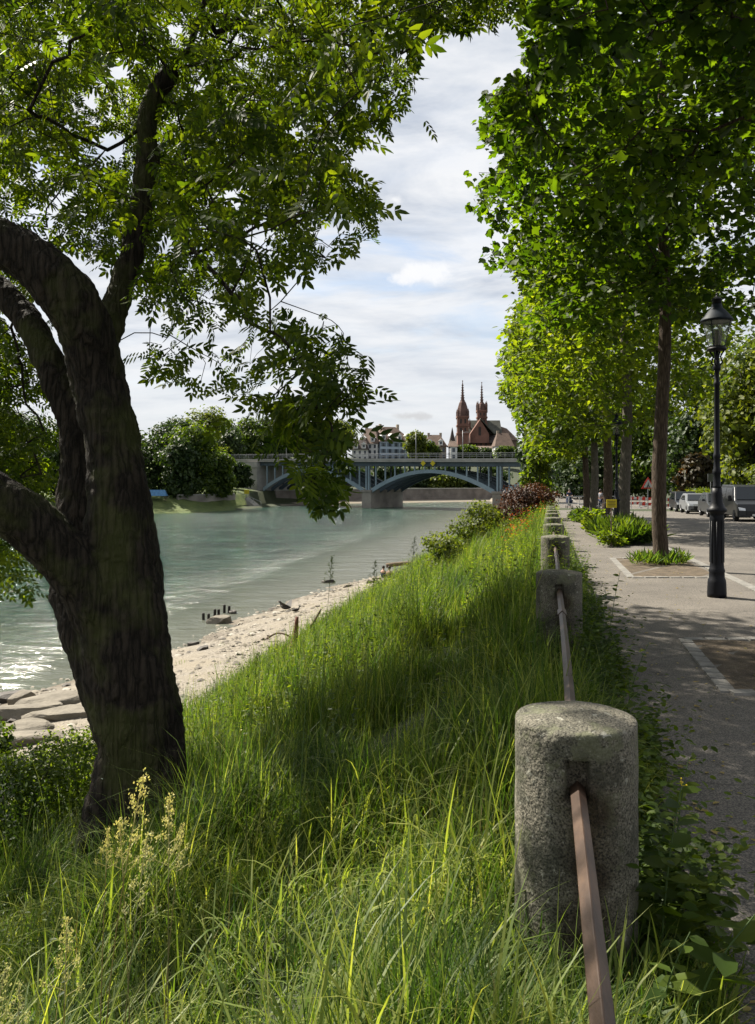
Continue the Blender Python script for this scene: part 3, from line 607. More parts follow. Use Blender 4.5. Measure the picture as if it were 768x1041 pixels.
for k, pts in LIMBS.items():
    P, R = limb(pts); P, R = smooth_poly(P, R, 6); tb.tube(P, list(R), 20)
    if k in ('main','mossy','rear','left'):
        s = int(len(P)*(.62 if k != 'mossy' else .55)); b = len(sk)
        for i in range(s, len(P), 2): skp.append(-1 if i == s else len(sk)-1); sk.append(P[i])
ash = empty('ash_tree', W(135, 800, 7.0))
iv = Vector(ash.location)
tr = tb.build('trunk', M['ash_bark'], ash, True); tr.location = -iv
md = tr.modifiers.new('fuse', 'REMESH'); md.mode = 'VOXEL'; md.voxel_size = .028; md.use_smooth_shade = True
md = tr.modifiers.new('soften', 'SMOOTH'); md.factor = .6; md.iterations = 9
tx = bpy.data.textures.new('bark lumps', 'CLOUDS'); tx.noise_scale = .22; tx.noise_depth = 3
md = tr.modifiers.new('lumps', 'DISPLACE'); md.texture = tx; md.strength = .07; md.mid_level = .5; md.texture_coords = 'LOCAL'
tx = bpy.data.textures.new('bark ridges', 'CLOUDS'); tx.noise_scale = .055; tx.noise_depth = 2
md = tr.modifiers.new('ridges', 'DISPLACE'); md.texture = tx; md.strength = .022; md.mid_level = .5; md.texture_coords = 'LOCAL'
# named boughs that show against the leaves
BOUGHS = [[(175,70,8.5),(200,30,8.6),(215,-30,8.7),(240,-110,8.9)], [(175,70,8.5),(150,40,8.3),(120,10,8.2),(100,-50,8.0)],
          [(140,235,8.2),(165,215,7.9),(195,250,7.4),(225,285,7.0),(255,318,6.7),(280,340,6.5),(305,365,6.3),(325,395,6.2),(335,430,6.1),(330,480,6.1)],
          [(152,120,8.4),(110,152,8.0),(60,130,7.6),(28,112,7.2),(-20,115,6.9),(-80,130,6.7)], [(28,112,7.2),(50,65,7.0),(90,25,6.8),(125,5,6.6),(170,-30,6.4)],
          [(110,152,8.0),(85,160,7.5),(40,130,7.1)], [(124,290,8.1),(150,285,8.2),(190,265,8.4),(240,240,8.6),(300,225,8.8)],
          [(175,70,8.5),(230,60,8.2),(290,45,7.8),(350,40,7.4),(390,60,7.1)], [(104,350,7.9),(150,340,8.0),(190,350,7.9),(225,370,7.8)],
          [(-330,-60,6.8),(-250,-200,6.2),(-100,-330,5.6),(80,-380,5.2)], [(-220,80,6.6),(-330,-150,5.6),(-380,-500,4.8)], [(-60,250,8.3),(-120,200,9.2),(-150,100,10)],
          [(-260,360,5.8),(-380,250,5.4),(-480,120,5.0)], [(240,-110,8.9),(330,-180,8.2),(400,-200,7.6)]]
for B in BOUGHS:
    P = np.array([W(*b) for b in B]); P, _ = smooth_poly(P, np.ones(len(P)), 3)
    j = int(np.argmin(np.linalg.norm(np.array(sk)-P[0], axis=1)))
    for i, p in enumerate(P):
        p = p+rng.normal(0, .03, 3); skp.append(j if i == 0 else len(sk)-1); sk.append(p)
ASHMASK = [(-900,-2500),(470,-2500),(530,-60),(530,18),(450,30),(428,48),(418,95),(400,128),(360,150),(350,165),(382,185),(392,212),(378,245),(345,266),(312,276),(296,292),(333,322),(384,372),(376,406),(352,438),(350,500),(333,528),(315,520),(300,490),(296,450),(268,420),(240,402),(195,396),(155,380),(140,345),(128,300),(118,270),(60,250),(50,330),(55,430),(50,560),(42,610),(-900,640)]
HOLES = [(112,150,14),(122,70,10),(60,205,9),(205,85,8),(262,235,13),(285,300,14),(235,200,9),(150,330,12),(180,30,8),(300,130,9),(228,345,8),(345,225,9),(25,330,14),(135,355,13),(30,420,12),(275,395,9),(262,360,8),(310,440,10),(90,95,9),(300,302,15),(328,338,9),(300,392,13),(345,425,9),(318,458,9),(240,335,10),(210,372,10),(170,250,8),(40,170,8),(330,240,9),(375,100,8)]
T = rng.uniform([-10.5,.5,1.2],[2.2,14.5,14.0],(40000,3)); cen = np.array([-3.9,7.6,6.8])
T = T[(((T-cen)/np.array([6.0,6.9,6.6]))**2).sum(1) < 1]
x, y = px(T); infr = (x > -60) & (x < 830) & (y > -60)
lower = (y > 400) & (x > 200)                                        # the thin hanging spray in front of the bridge
ok = ((~infr) & ((y < -40) | (x < -40)) & (T[:,2] > 2.2)) | (infr & inpoly(x, y, ASHMASK) & (~lower | (rng.random(len(T)) < .75)))
ok &= ~(lower & (T[:,1] > 7.5)) & (T[:,1] > 4.5)
ok &= ~(inpoly(x, y, [(-70,150),(30,185),(95,225),(130,290),(150,420),(150,640),(-70,640)]) & (T[:,1] < 8.4))   # the trunk stands clear of the leaves
for hx, hy, hr in HOLES: ok &= ~(((x-hx)**2+(y-hy)**2 < (hr*1.25)**2))
# clumping: the crown hangs in masses with gaps between
cl = np.sin(T[:,0]*2.3+1)*np.sin(T[:,1]*1.9+2)*np.sin(T[:,2]*2.6+.5)
ok &= (cl > -.12) | lower | (rng.random(len(T)) < .25)
ok &= ~((y > 265) & (x > 190) & (x < 420) & (rng.random(len(T)) < .62))
T = T[ok]
def spray(poly, d0, d1, n):
    q = np.array(poly, float); out = []
    while len(out) < n:
        x, y = rng.uniform(q[:,0].min(), q[:,0].max()), rng.uniform(q[:,1].min(), q[:,1].max())
        if inpoly(np.array([x]), np.array([y]), poly)[0]: out.append(W(x, y, rng.uniform(d0, d1)))
    return np.array(out)
EX = np.vstack([spray([(275,305),(325,325),(378,370),(380,398),(362,432),(350,490),(332,515),(306,500),(296,450),(268,420)], 5.7, 6.7, 24), spray([(285,415),(348,400),(342,480),(330,515),(312,510),(296,450)], 5.8, 6.6, 26), spray([(235,400),(300,400),(300,450),(270,440)], 6.0, 7.5, 10), spray([(-60,310),(40,330),(50,430),(40,560),(34,605),(-60,612)], 8.6, 10.8, 110), spray([(440,-20),(525,-30),(525,12),(455,24)], 8, 10, 22)])
LIT2 = [(.5,2.1,1.2,3.0)]
LIT = [(-1.5,.95,.2,4.0),(-3.2,.4,9,13)]
T = T[sun_keep(T, LIT, 1.0)]; T = T[sun_keep(T, LIT2, .95)]
x, y = px(T); vis = (x > -40) & (x < 600) & (y > -40)
sel = np.concatenate([rng.permutation(np.where(vis)[0])[:ASH_IN], rng.permutation(np.where(~vis)[0])[:ASH_OUT]]); T = np.vstack([T[sel], EX])
P, par, tips = grow(sk, skp, T, .3, .1, .05)
branch_mesh(P, par, base=.0034, power=.44, name='branches', mat=M['ash_bark'], parent=ash, rmax=.11, n=6).location = -iv
def leaf_cloud(T, per, spread, size, tmpl, droop=.5, jit=.25, up=.6, keepf=None):
    n = len(T)*per; c = np.repeat(T, per, 0); d = rng.normal(0, 1, (n,3)); d = norm(d); pos = c+d*spread*rng.random((n,1))**.5*np.array([1,1,.75])
    direc = norm(d*np.array([1,1,.5])+np.array([0,0,-droop])+rng.normal(0, .35, (n,3))); nr = norm(np.array([0,0,up])+rng.normal(0, .45, (n,3)))
    if keepf is not None:
        mid = pos+direc*size*.55; xx, yy = px(mid); k = keepf(xx, yy, mid) | (rng.random(n) < .015); pos, direc, nr = pos[k], direc[k], nr[k]; n = len(pos)
    return place(tmpl[0], tmpl[1], pos, direc, nr, size*(1+rng.normal(0, jit, n)).clip(.5, 1.6))
def ash_keep(x, y, P):
    k = inpoly(x, y, ASHMASK) | (x < -30) | (y < -60) | inpoly(x, y, [(285,390),(366,390),(352,438),(350,500),(333,526),(310,512)])
    for hx, hy, hr in HOLES: k &= ~((x-hx)**2+(y-hy)**2 < (hr*1.35)**2)
    k &= ~(inpoly(x, y, [(136,60),(190,60),(166,110),(164,160),(152,250),(130,300),(112,290),(132,225),(138,150),(20,118),(22,100)]) & (P[:,1] < 8.3) & (rng.random(len(x)) < .8))
    return k & ~(inpoly(x, y, [(-70,190),(30,222),(95,262),(128,310),(150,420),(150,640),(50,640),(50,300),(-70,240)]) & (P[:,1] < 7.6))
V, Fc = leaf_cloud(T, 11, .34, .23, COMP, .45, keepf=ash_keep)
npmesh('crown', V, Fc, M['ash_leaf'], ash).location = -iv
tag(ash, 'big leaning ash tree with furrowed dark forked trunk on the grassy bank', 'tree')
print('ash clusters', len(T), 'faces', len(Fc))

# ------------------------------------------------------------------ trees of the path row
ROWMASK = [(900,-2500),(540,-2500),(512,-60),(522,12),(540,30),(528,75),(498,92),(488,130),(505,155),(530,158),(498,170),(474,180),(480,215),(505,235),(498,270),(530,283),(514,325),(511,400),(528,445),(545,478),(900,520)]
def row_tree(name, lab, px_x, Y, wid, z0, cen, rad, nT, per, lsz, tmpl, leafm, bark, lit=(), pdrop=.8, lean=0, mask=True, minz=None, seedclump=0, group='shade trees along the path', nmask=None, cat='tree'):
    X = (px_x-384)/F*Y; zb = float(zg(Y)); base = np.array([X, Y, zb]); r = wid/2
    root = empty(name, loc(base)); top = cen[2]+rad[2]*.6
    zs = np.linspace(0, top-zb, 14); tp = []
    for i, z in enumerate(zs):
        u = i/13; tp.append((lean*u+.06*math.sin(z*.9+Y), .05*math.sin(z*.7+X), z))
    rr = [r*1.45 if i == 0 else r*(1.1-.75*(i/13)**1.1) for i in range(14)]
    tp.insert(1, (tp[0][0], tp[0][1], .22)); rr.insert(1, r*1.12); tp[0] = (tp[0][0], tp[0][1], -.1)
    tbm = MB(); P2, R2 = smooth_poly(tp, rr, 3); tbm.tube(P2, list(R2), 14); t = tbm.build('trunk', bark, root, True)
    tx2 = bpy.data.textures.get('bark lumps'); md = t.modifiers.new('sub', 'SUBSURF'); md.levels = 1; md.render_levels = 1
    md = t.modifiers.new('lumps', 'DISPLACE'); md.texture = tx2; md.strength = r*.22; md.texture_coords = 'LOCAL'
    c = np.array([X+cen[0], Y+cen[1], cen[2]]); T = rng.uniform(-1, 1, (nT*12, 3)); T = T[(T**2).sum(1) < 1]; q = (T**2).sum(1)
    T = T[(q > .12) | (rng.random(len(T)) < .4)]*np.array(rad)+c
    T = T[T[:,2] > (minz if minz is not None else z0-.3)]
    xx, yy = px(T)
    if mask: k = inpoly(xx, yy, ROWMASK); k |= (xx > 800) | (yy < -60); T = T[k & (T[:,1] > 4.6)]
    if nmask: xx, yy = px(T); T = T[nmask(xx, yy, T)]
    s = seedclump; cl = np.sin(T[:,0]*2.0+s)*np.sin(T[:,1]*1.8+2*s)*np.sin(T[:,2]*2.4+.5*s); T = T[(cl > -.03) | (rng.random(len(T)) < .1)]
    if lit: T = T[sun_keep(T, lit, pdrop)]
    T = T[:nT]
    sk = [P2[i]+base for i in range(len(P2)) if P2[i][2]+zb > z0-.4]; skp = [-1]+list(range(len(sk)-1))
    P, par, tips = grow(sk, skp, T, .45, .1, 0.0)
    bo = branch_mesh(P, par, base=.005, power=.44, name='branches', mat=bark, parent=root, rmax=r*.5); bo.location = -Vector(loc(base))
    V, Fc = leaf_cloud(T, per, .46, lsz, tmpl, .35, jit=.33, up=.8, keepf=(lambda x, y, P: inpoly(x+9*np.sin(y/8.+P[:,1])+6*np.sin(y/19.+1), y+6*np.sin(x/9.), ROWMASK) | (x > 760) | (y < -60)) if mask else None); V = V-base; npmesh('crown', V, Fc, leafm, root)
    tag(root, lab, cat, group); return root, T
LITR = [(1.2,4.6,9.0,10.6),(1.8,6,11.8,13.5),(2.4,9,15,30)]
row_tree('maple_tree', 'near maple at the right edge whose dark boughs overhang the lamp', 803, 7.2, .36, 4.6, (-.6,-.1,7.9), (3.9,4.0,3.9), 600, 48, .115, MAPLE, M['maple_leaf'], M['maple_bark'], minz=3.5,
         nmask=lambda x, y, T: (y < 215+np.maximum(0, x-560)*.45) | (x > 800))
row_tree('maple_tree', 'brown-barked maple standing in gravel pit left of the near lamp', 673, 16.2, .28, 5.3, (-.4,0,9.4), (4.4,4.8,5.2), 800, 48, .135, MAPLE, M['maple_leaf'], M['maple_bark'], minz=4.6, seedclump=1, lean=.04,
         nmask=lambda x, y, T: (y < 330))
row_tree('plane_tree', 'pale-trunked tree rising from the flower bed behind yellow sign', 636, 29, .42, 4.2, (-.6,0,7.4), (4.4,4.6,4.4), 480, 38, .19, OVAL, M['bright_leaf'], M['pale_bark'], minz=3.2, seedclump=2)
row_tree('lime_tree', 'dark-trunked tree just left of the distant lamp post', 617, 37, .42, 4.2, (-.9,0,7.6), (4.2,4.6,4.6), 380, 34, .22, OVAL, M['mid_leaf'], M['maple_bark'], minz=3.2, seedclump=3)
row_tree('lime_tree', 'pale-trunked tree over the small green bed, right of two', 604, 43, .42, 4.0, (-1.8,0,7.0), (3.6,4.2,4.6), 340, 34, .24, OVAL, M['bright_leaf'], M['pale_bark'], minz=2.8, seedclump=4)
row_tree('lime_tree', 'slim dark-trunked tree at far left end of the tree row', 596, 51, .42, 3.8, (-2.2,0,6.6), (3.2,4.2,4.6), 300, 32, .27, OVAL, M['mid_leaf'], M['maple_bark'], minz=2.4, seedclump=5)

# ------------------------------------------------------------------ simpler trees and shrubs
def puff_tree(name, lab, base, h, wid, leafm, nleaf, lsz, npuff=14, trunk=.25, bark='far_bark', group=None, cat='tree', crown0=.18, tmpl=None, depth=None, stems=1, parts=('trunk','crown')):
    base = np.array(base, float); root = empty(name, loc(base)); dp = depth or wid
    b = MB(); pc = []
    for i in range(npuff):
        a = random.uniform(0, 2*PI); z = random.uniform(crown0+.08, .93); w = math.sin(PI*min(1, (z-crown0*.5)/(1.06-crown0*.5)))**.6
        rr = random.uniform(.15, .8)*w; pc.append(((wid/2)*rr*math.cos(a)*.8, (dp/2)*rr*math.sin(a)*.8, h*z))
    if stems == 1:
        b.tube([(0,0,-.4),(0,0,h*.25),(h*.01,0,h*.5),(0,h*.01,h*.85)], [h*trunk*.085, h*trunk*.06, h*trunk*.04, .02*h*trunk], 8)
        for p in pc: b.tube([(0,0,min(h*.7, p[2]*.6)), (p[0]*.5, p[1]*.5, p[2]*.85), p], [h*.008, h*.005, h*.002], 5)
    else:
        for p in pc: b.tube([(p[0]*.15, p[1]*.15, -.1), (p[0]*.6, p[1]*.6, p[2]*.55), p], [.02*h**.5, .014*h**.5, .006*h**.5], 5)
    b.build(parts[0], M[bark], root, True)
    per = nleaf//npuff; pos = []; dr = []
    for p in pc:
        r = np.array([wid*.5, dp*.5, h*.36])*random.uniform(.34, .58); d = norm(rng.normal(0, 1, (per,3))); q = np.array(p)+d*r*(.55+.45*rng.random((per,1)))
        lump = 1+.18*np.sin(d[:,:1]*7+p[0])*np.sin(d[:,1:2]*6+p[2]); pos.append(np.array(p)+(q-np.array(p))*lump); dr.append(d)
    pos = np.vstack(pos); dr = np.vstack(dr); k = pos[:,2] > h*.02; pos = pos[k]; dr = dr[k]
    nr = norm(dr*.7+np.array([0,0,.5])+rng.normal(0, .45, pos.shape)); dd = norm(np.cross(nr, rng.normal(0, 1, pos.shape))+np.array([0,0,-.3]))
    t = tmpl or OVAL; V, Fc = place(t[0], t[1], pos, dd, nr, lsz*(1+rng.normal(0, .25, len(pos))).clip(.5, 1.7))
    npmesh(parts[1], V, Fc, leafm, root); tag(root, lab, cat, group); return root
# across the road
for (o_, Y, h, w_, m_, lab, n_) in (
    (14.4,58,11.5,9,'far_bright','feathery yellow-green tree at the right edge beyond the road',9000),
    (15.8,46,11,8,'mid_leaf','tall mid-green tree behind the parked van',9000),
    (16.5,60,13,10,'mid_leaf','broad green tree beyond the parked cars',9000),
    (14.8,84,5.0,5.5,'brown_leaf','small dark brownish tree behind the parked black car',7000),
    (16,88,15,12,'far_leaf','dark tree filling the gap above the black car',8000),
    (13,106,14,12,'mid_leaf','bright tree over the road bend behind the roadworks',8000),
    (8,112,9,10,'bright_leaf','yellow-green tree over the walkers on the road',8000),
    (1.5,124,10,9,'far_leaf','dark tree closing the view along the path',7000),
    (24,52,17,12,'far_leaf','tall dark conifer-like tree far right beyond the van',7000),
    (24,76,19,14,'far_leaf','tallest dark tree behind the small brownish one',7000),
    (-1.5,92,7,5,'far_leaf','small dark tree left of the path end',5000),
    (6.0,112,8,17,'far_leaf','broad dark tree mass closing the end of the path',9000)):
    puff_tree('tree', lab, (rowx(o_, Y), Y, float(zg(Y))), h, w_, M[m_], n_, .2+.0035*Y, 20, crown0=.3 if 1 < o_ < 10 and Y != 112 else .05, group='trees beyond the path and road')
puff_tree('shrub', 'orange-leaved shrub beside the triangular road sign', (rowx(14.0, 84), 84, -1.2), 3.8, 2.0, M['orange_leaf'], 1200, .3, 8, stems=3, parts=('stems','leaves'), cat='shrub')
puff_tree('shrub', 'bright green shrub above the hedge behind the van', (rowx(14.2, 52), 52, -.8), 4.0, 5.0, M['far_bright'], 3500, .25, 10, stems=3, parts=('stems','leaves'), cat='shrub')
# by the river fence
puff_tree('copper_shrub', 'dark copper-red shrub beyond the bollards in front of bridge', (rowx(-1.3, 43), 43, float(zg(43))-1.0), 3.3, 4.0, M['copper_leaf'], 8000, .13, 22, stems=3, parts=('stems','leaves'), cat='shrub', crown0=.05)
puff_tree('shrub', 'small orange-green leafed shrub on top of the copper one', (rowx(-.9, 46), 46, float(zg(46))-.2), 4.2, 2.2, M['bright_leaf'], 2500, .2, 10, stems=3, parts=('stems','leaves'), cat='shrub', crown0=.3)
puff_tree('shrub', 'bright yellow-green shrub on the bank left of the copper shrub', (rowx(-2.9, 33), 33, bank(-2.9,33)), 2.1, 2.8, M['far_bright'], 4200, .12, 18, stems=3, parts=('stems','leaves'), cat='shrub', crown0=.05)
puff_tree('shrub', 'low bright green shrub at the slope edge above the water', (rowx(-3.6, 28), 28, bank(-3.6,28)), 1.6, 2.2, M['far_bright'], 2600, .11, 14, stems=3, parts=('stems','leaves'), cat='shrub', crown0=.05)
puff_tree('shrub', 'dark shrub under the lowest bough of the ash, left edge', (-6.1, 12.0, bank(-6.1-.089-2.52, 12.)), 2.9, 1.9, M['mid_leaf'], 9000, .09, 18, stems=3, parts=('stems','leaves'), cat='shrub', crown0=.05)
puff_tree('shrub', 'low dense dark shrub in the lower left corner', (-3.8, 8.4, bank(-3.8-.089-1.76, 8.4)), 1.35, 2.5, M['mid_leaf'], 15000, .04, 22, stems=3, parts=('stems','leaves'), cat='shrub', crown0=.02)
puff_tree('shrub', 'low leafy shrub between the corner shrub and the ash trunk', (-3.6, 10.0, bank(-3.6-.089-2.1, 10.)), 1.2, 1.8, M['bright_leaf'], 9000, .045, 16, stems=3, parts=('stems','leaves'), cat='shrub', crown0=.02)
# far bank trees
FT = [ # x, base y, depth, top y, width px, leaf, label
 (162,503,176,436,58,'far_leaf','dark riverside tree just right of the ash trunk'),
 (198,503,172,440,58,'mid_leaf','full rounded green tree by the far retaining wall'),
 (205,480,215,422,50,'far_bright','tall yellowish tree rising behind the rounded riverside tree'),
 (183,495,195,432,40,'far_leaf','dark tree between the two riverside trees'),
 (232,482,226,440,34,'far_leaf','green tree behind the bridge abutment'),
 (256,470,262,428,46,'mid_leaf','broad tree above the left end of the bridge'),
 (282,470,262,430,44,'far_leaf','dark tree above the bridge railing'),
 (312,470,270,436,40,'mid_leaf','green tree behind the hanging ash spray'),
 (340,470,272,432,44,'far_bright','pale green tree left of the white building'),
 (424,468,290,442,24,'far_bright','yellow-green tree right of the white building with the shade-blue front'),
 (437,468,296,452,20,'mid_leaf','small tree left of the brown-roofed house'),
 (474,468,300,454,24,'mid_leaf','green tree below the left church tower'),
 (492,468,300,457,18,'far_leaf','low dark tree below the church gable'),
 (516,468,290,455,22,'mid_leaf','green tree in front of the pale cloister'),
 (447,500,240,484,24,'far_bright','light green tree seen under the bridge arch'),
 (462,500,240,483,20,'far_bright','second light tree seen under the bridge arch'),
 (436,500,242,484,20,'far_leaf','dark tree seen under left part of the arch'),
 (480,500,246,482,26,'far_leaf','dark tree seen under right part of the arch'),
 (420,500,240,484,24,'far_leaf','dark bushy tree behind the bridge pier'),
 (395,502,240,476,30,'far_leaf','dark tree behind the spandrels left of the pier'),
 (350,502,240,476,50,'far_leaf','dark trees mass behind the left arch'),
 (300,502,232,474,60,'far_leaf','dark wide tree behind left arch springing'),
 (224,500,176,466,36,'mid_leaf','leafy bush-like tree above the retaining wall'),
 (243,498,196,472,30,'far_leaf','dark small tree against the bridge approach wall'),
 (180,505,168,452,44,'far_leaf','low dark tree in front of the two riverside trees'),
 (20,510,150,428,70,'far_leaf','tall dark tree left of the ash trunk across the river'),
 (-35,512,140,420,80,'far_leaf','tall dark tree off the left edge across the river'),
 (62,508,160,436,60,'far_leaf','dark tree hidden partly by the ash trunk'),
 (110,506,170,436,60,'mid_leaf','green tree behind the ash trunk across the river'),
 (408,500,246,478,36,'far_leaf','dark tree filling the left shoulder of the main arch'),
 (500,500,248,476,34,'far_leaf','dark tree filling the right shoulder of the main arch'),
 (452,492,262,474,60,'far_leaf','wide dark tree on the slope above the embankment wall'),
 (325,500,245,474,50,'far_leaf','dark tree on the slope behind left arch'),
 (375,496,262,474,50,'mid_leaf','green tree on the slope behind the pier top'),
 (245,505,232,476,30,'far_leaf','dark shrubby tree beside the bridge stairs'),
 (222,470,235,430,44,'mid_leaf','leafy tree above the bridge approach wall'),
 (299,468,300,428,40,'far_leaf','distant dark tree between two bridge masts')]
for (x, yb, d, yt, w_, m_, lab) in FT:
    p = W(x, yb, d); zt_ = EYE-(yt-HOR)/F*d; of_ = (d-np.interp(p[0], SH[:,0], SH[:,1]))/.89; p[2] = max(p[2], float(farz(of_, p[0])))-1; h = (zt_-p[2])*1.08
    puff_tree('tree', lab, p, h, w_/F*d*1.25, M[m_], 7000, .34+.0018*d, 30, crown0=.04, group='trees on the far bank', depth=w_/F*d*.9)
# ------------------------------------------------------------------ grass and weeds
def blades(name, n, sampler, hmean, wid, segs=4, mat='grass', bend=.55, kind='stuff', clump=1.0, parent=None, heads=False):
    o, Y = sampler(n); n = len(o); X = rowx(o, Y); Z = bank(o, Y)
    cl = .75+.42*np.sin(X*1.9+Y*.7)*np.sin(Y*1.3-X)+.28*np.sin(X*4.3+Y*1.1)*np.sin(Y*3.7-X); h = hmean*(cl**clump)*rng.uniform(.45, 1.25, n)
    h *= np.interp(o, [-12,-9,-.6,.1,.45,.7], [.4,.9,1,.75,.45,.2]); a = rng.uniform(0, 2*PI, n); bn = rng.uniform(.1, 1.0, n)*bend*2
    dirx, diry = np.cos(a)+.25, np.sin(a)-.1; L = np.hypot(dirx, diry); dirx /= L; diry /= L; sx, sy = -diry, dirx
    w = wid*rng.uniform(.6, 1.3, n); t = np.linspace(0, 1, segs+1); V = np.zeros((n, segs*2+1, 3))
    ph = bn[:,None]*t[None]*1.6; dt = 1/segs
    hx = np.cumsum(np.sin(ph)*dt, 1)-np.sin(ph)*dt; hz = np.cumsum(np.cos(ph)*dt, 1)-np.cos(ph)*dt
    for k in range(segs+1):
        cx = X+dirx*hx[:,k]*h; cy = Y+diry*hx[:,k]*h; cz = Z-.02+hz[:,k]*h; ww = w*(1-t[k]**2.2)*(.5+.5*min(1, t[k]*4))/2
        if k < segs:
            V[:,2*k] = np.stack([cx-sx*ww, cy-sy*ww, cz], -1); V[:,2*k+1] = np.stack([cx+sx*ww, cy+sy*ww, cz], -1)
        else: V[:,2*k] = np.stack([cx, cy, cz], -1)
    nv = segs*2+1; f = []
    for k in range(segs-1): f += [[2*k,2*k+1,2*k+3],[2*k,2*k+3,2*k+2]]
    f += [[2*segs-2,2*segs-1,2*segs]]; f = np.array(f); Fc = (f[None]+(np.arange(n)*nv)[:,None,None]).reshape(-1,3)
    ob = npmesh(name, V.reshape(-1,3), Fc, M[mat], parent, True)
    if kind: tag(ob, kind=kind)
    return ob
def zone(o0, o1, y0, y1, power=1.0, keep=None):
    def s(n):
        Y = y0*(y1/y0)**rng.random(n) if power == 1 else rng.uniform(y0, y1, n); o = rng.uniform(o0, o1, n)
        X = rowx(o, Y); Z = bank(o, Y); x, y = px(np.stack([X, Y, Z], -1)); k = (x > -150) & (x < 900)
        k &= ~(np.hypot(X-W(140,800,7)[0], Y-7.0) < .5)
        for b in BY[:6]: k &= ~(np.hypot(X-rowx(0, b), Y-b) < .215)
        k &= (o < .42+.12*np.sin(Y*3.1)+.08*np.sin(Y*7.3))
        if keep is not None: k &= keep(o, Y)
        return o[k], Y[k]
    return s
G = lambda n: int(n*GRASS)
def gs(name, lab, *a, **k): tag(blades(name, *a, **k), lab, 'grass', kind='stuff')
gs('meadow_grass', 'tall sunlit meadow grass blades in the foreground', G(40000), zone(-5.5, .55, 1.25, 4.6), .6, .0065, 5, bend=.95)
gs('arching_grass', 'long arching pale green blades coloured as sunlit in the foreground', G(15000), zone(-5, .45, 1.3, 7), .74, .011, 7, mat='pale_sunlit_grass', bend=1.05)
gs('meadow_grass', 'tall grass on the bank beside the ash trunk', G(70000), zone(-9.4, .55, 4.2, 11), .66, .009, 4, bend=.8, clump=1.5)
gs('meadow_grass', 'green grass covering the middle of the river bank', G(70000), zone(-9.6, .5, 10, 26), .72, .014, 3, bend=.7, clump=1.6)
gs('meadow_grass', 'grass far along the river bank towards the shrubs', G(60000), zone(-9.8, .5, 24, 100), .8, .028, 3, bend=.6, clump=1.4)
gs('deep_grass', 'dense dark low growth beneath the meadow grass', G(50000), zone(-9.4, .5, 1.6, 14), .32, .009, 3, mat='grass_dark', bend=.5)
gs('beach_grass', 'sparse grass tufts along the toe of the bank', G(7000), zone(-13.5, -9.0, 13, 60, keep=lambda o, Y: np.sin(o*2.1+Y*.8)*np.sin(Y*1.1-o) > .25+.12*(-9-o)), .35, .012, 3, bend=.5)
gs('dry_grass', 'straw-coloured dry blades among the foreground grass', G(3500), zone(-5, .5, 1.4, 12), .55, .004, 4, mat='straw', bend=.6)
gs('meadow_grass', 'grass tufts growing against the nearest bollard', G(4200), zone(-.5, .42, 1.8, 2.6), .56, .0075, 6, bend=.9)
gs('seeding_grass', 'thin tall seeding grass stems over the sunlit bank', G(5000), zone(-9, .3, 6.5, 40), 1.1, .006, 4, mat='pale_sunlit_grass', bend=.35)
# broad leaved weeds mixed into the slope: many small leaf sprays
def weeds(name, lab, n, sampler, h, lsz, mat, per=9, tmpl=None):
    o, Y = sampler(n); X = rowx(o, Y); Z = bank(o, Y); n = len(o); hh = h*rng.uniform(.5, 1.2, n)
    P = np.repeat(np.stack([X, Y, Z], -1), per, 0); u = np.tile(np.linspace(.25, 1, per), n)[:,None]; lean = np.repeat(rng.normal(0, .12, (n,3)), per, 0); lean[:,2] = 0
    P = P+np.hstack([lean[:,:2]*u, u*np.repeat(hh, per)[:,None]]); a = rng.uniform(0, 2*PI, len(P)); d = np.stack([np.cos(a), np.sin(a), rng.uniform(-.4, .5, len(P))], -1)
    nr = np.array([0,0,1.])+rng.normal(0, .35, P.shape); t = tmpl or OVAL
    V, Fc = place(t[0], t[1], P, norm(d), norm(nr), lsz*(1.25-.7*u[:,0])*rng.uniform(.7, 1.3, len(P)))
    tag(npmesh(name, V, Fc, M[mat]), lab, 'weeds', kind='stuff')
weeds('bank_weeds', 'leafy weeds mixed through the near bank grass', G(1300), zone(-8, .5, 3.2, 12, keep=lambda o, Y: np.sin(o*1.7+Y)*np.sin(Y*1.2) > .0), .5, .05, 'mid_leaf', tmpl=LEAF2)
weeds('bank_weeds', 'yellow-green leafy weeds on the sunlit slope', G(2600), zone(-9.8, .4, 9, 32, keep=lambda o, Y: np.sin(o*1.7+Y)*np.sin(Y*.9-o) > -.1), .85, .085, 'bright_leaf', 12, tmpl=LEAF2)
weeds('bank_weeds', 'leafy growth far along the bank', G(3200), zone(-9.8, .4, 30, 95), .9, .15, 'bright_leaf', tmpl=LEAF2)
weeds('verge_weeds', 'leafy weeds growing over the path edge', G(1500), zone(.15, .52, 2.6, 14, keep=lambda o, Y: np.sin(Y*2.2) > -.75), .5, .06, 'mid_leaf')
weeds('tall_weeds', 'tall dark-stemmed leafy weeds standing above the bank grass', G(420), zone(-7, .2, 4.5, 18, keep=lambda o, Y: np.sin(o*2.9+Y*.6)*np.sin(Y*1.5-o) > .25), 1.05, .055, 'mid_leaf', 22, tmpl=LEAF2)
weeds('poppies', 'orange-red poppies on the bank by the far bollards', 150, zone(-1.6, -.3, 24, 42), .95, .09, 'poppy', 3)
weeds('field_flowers', 'tiny pale flowers scattered in the bank grass', 140, zone(-6, -.5, 5, 30), .95, .025, 'white_flower', 2)
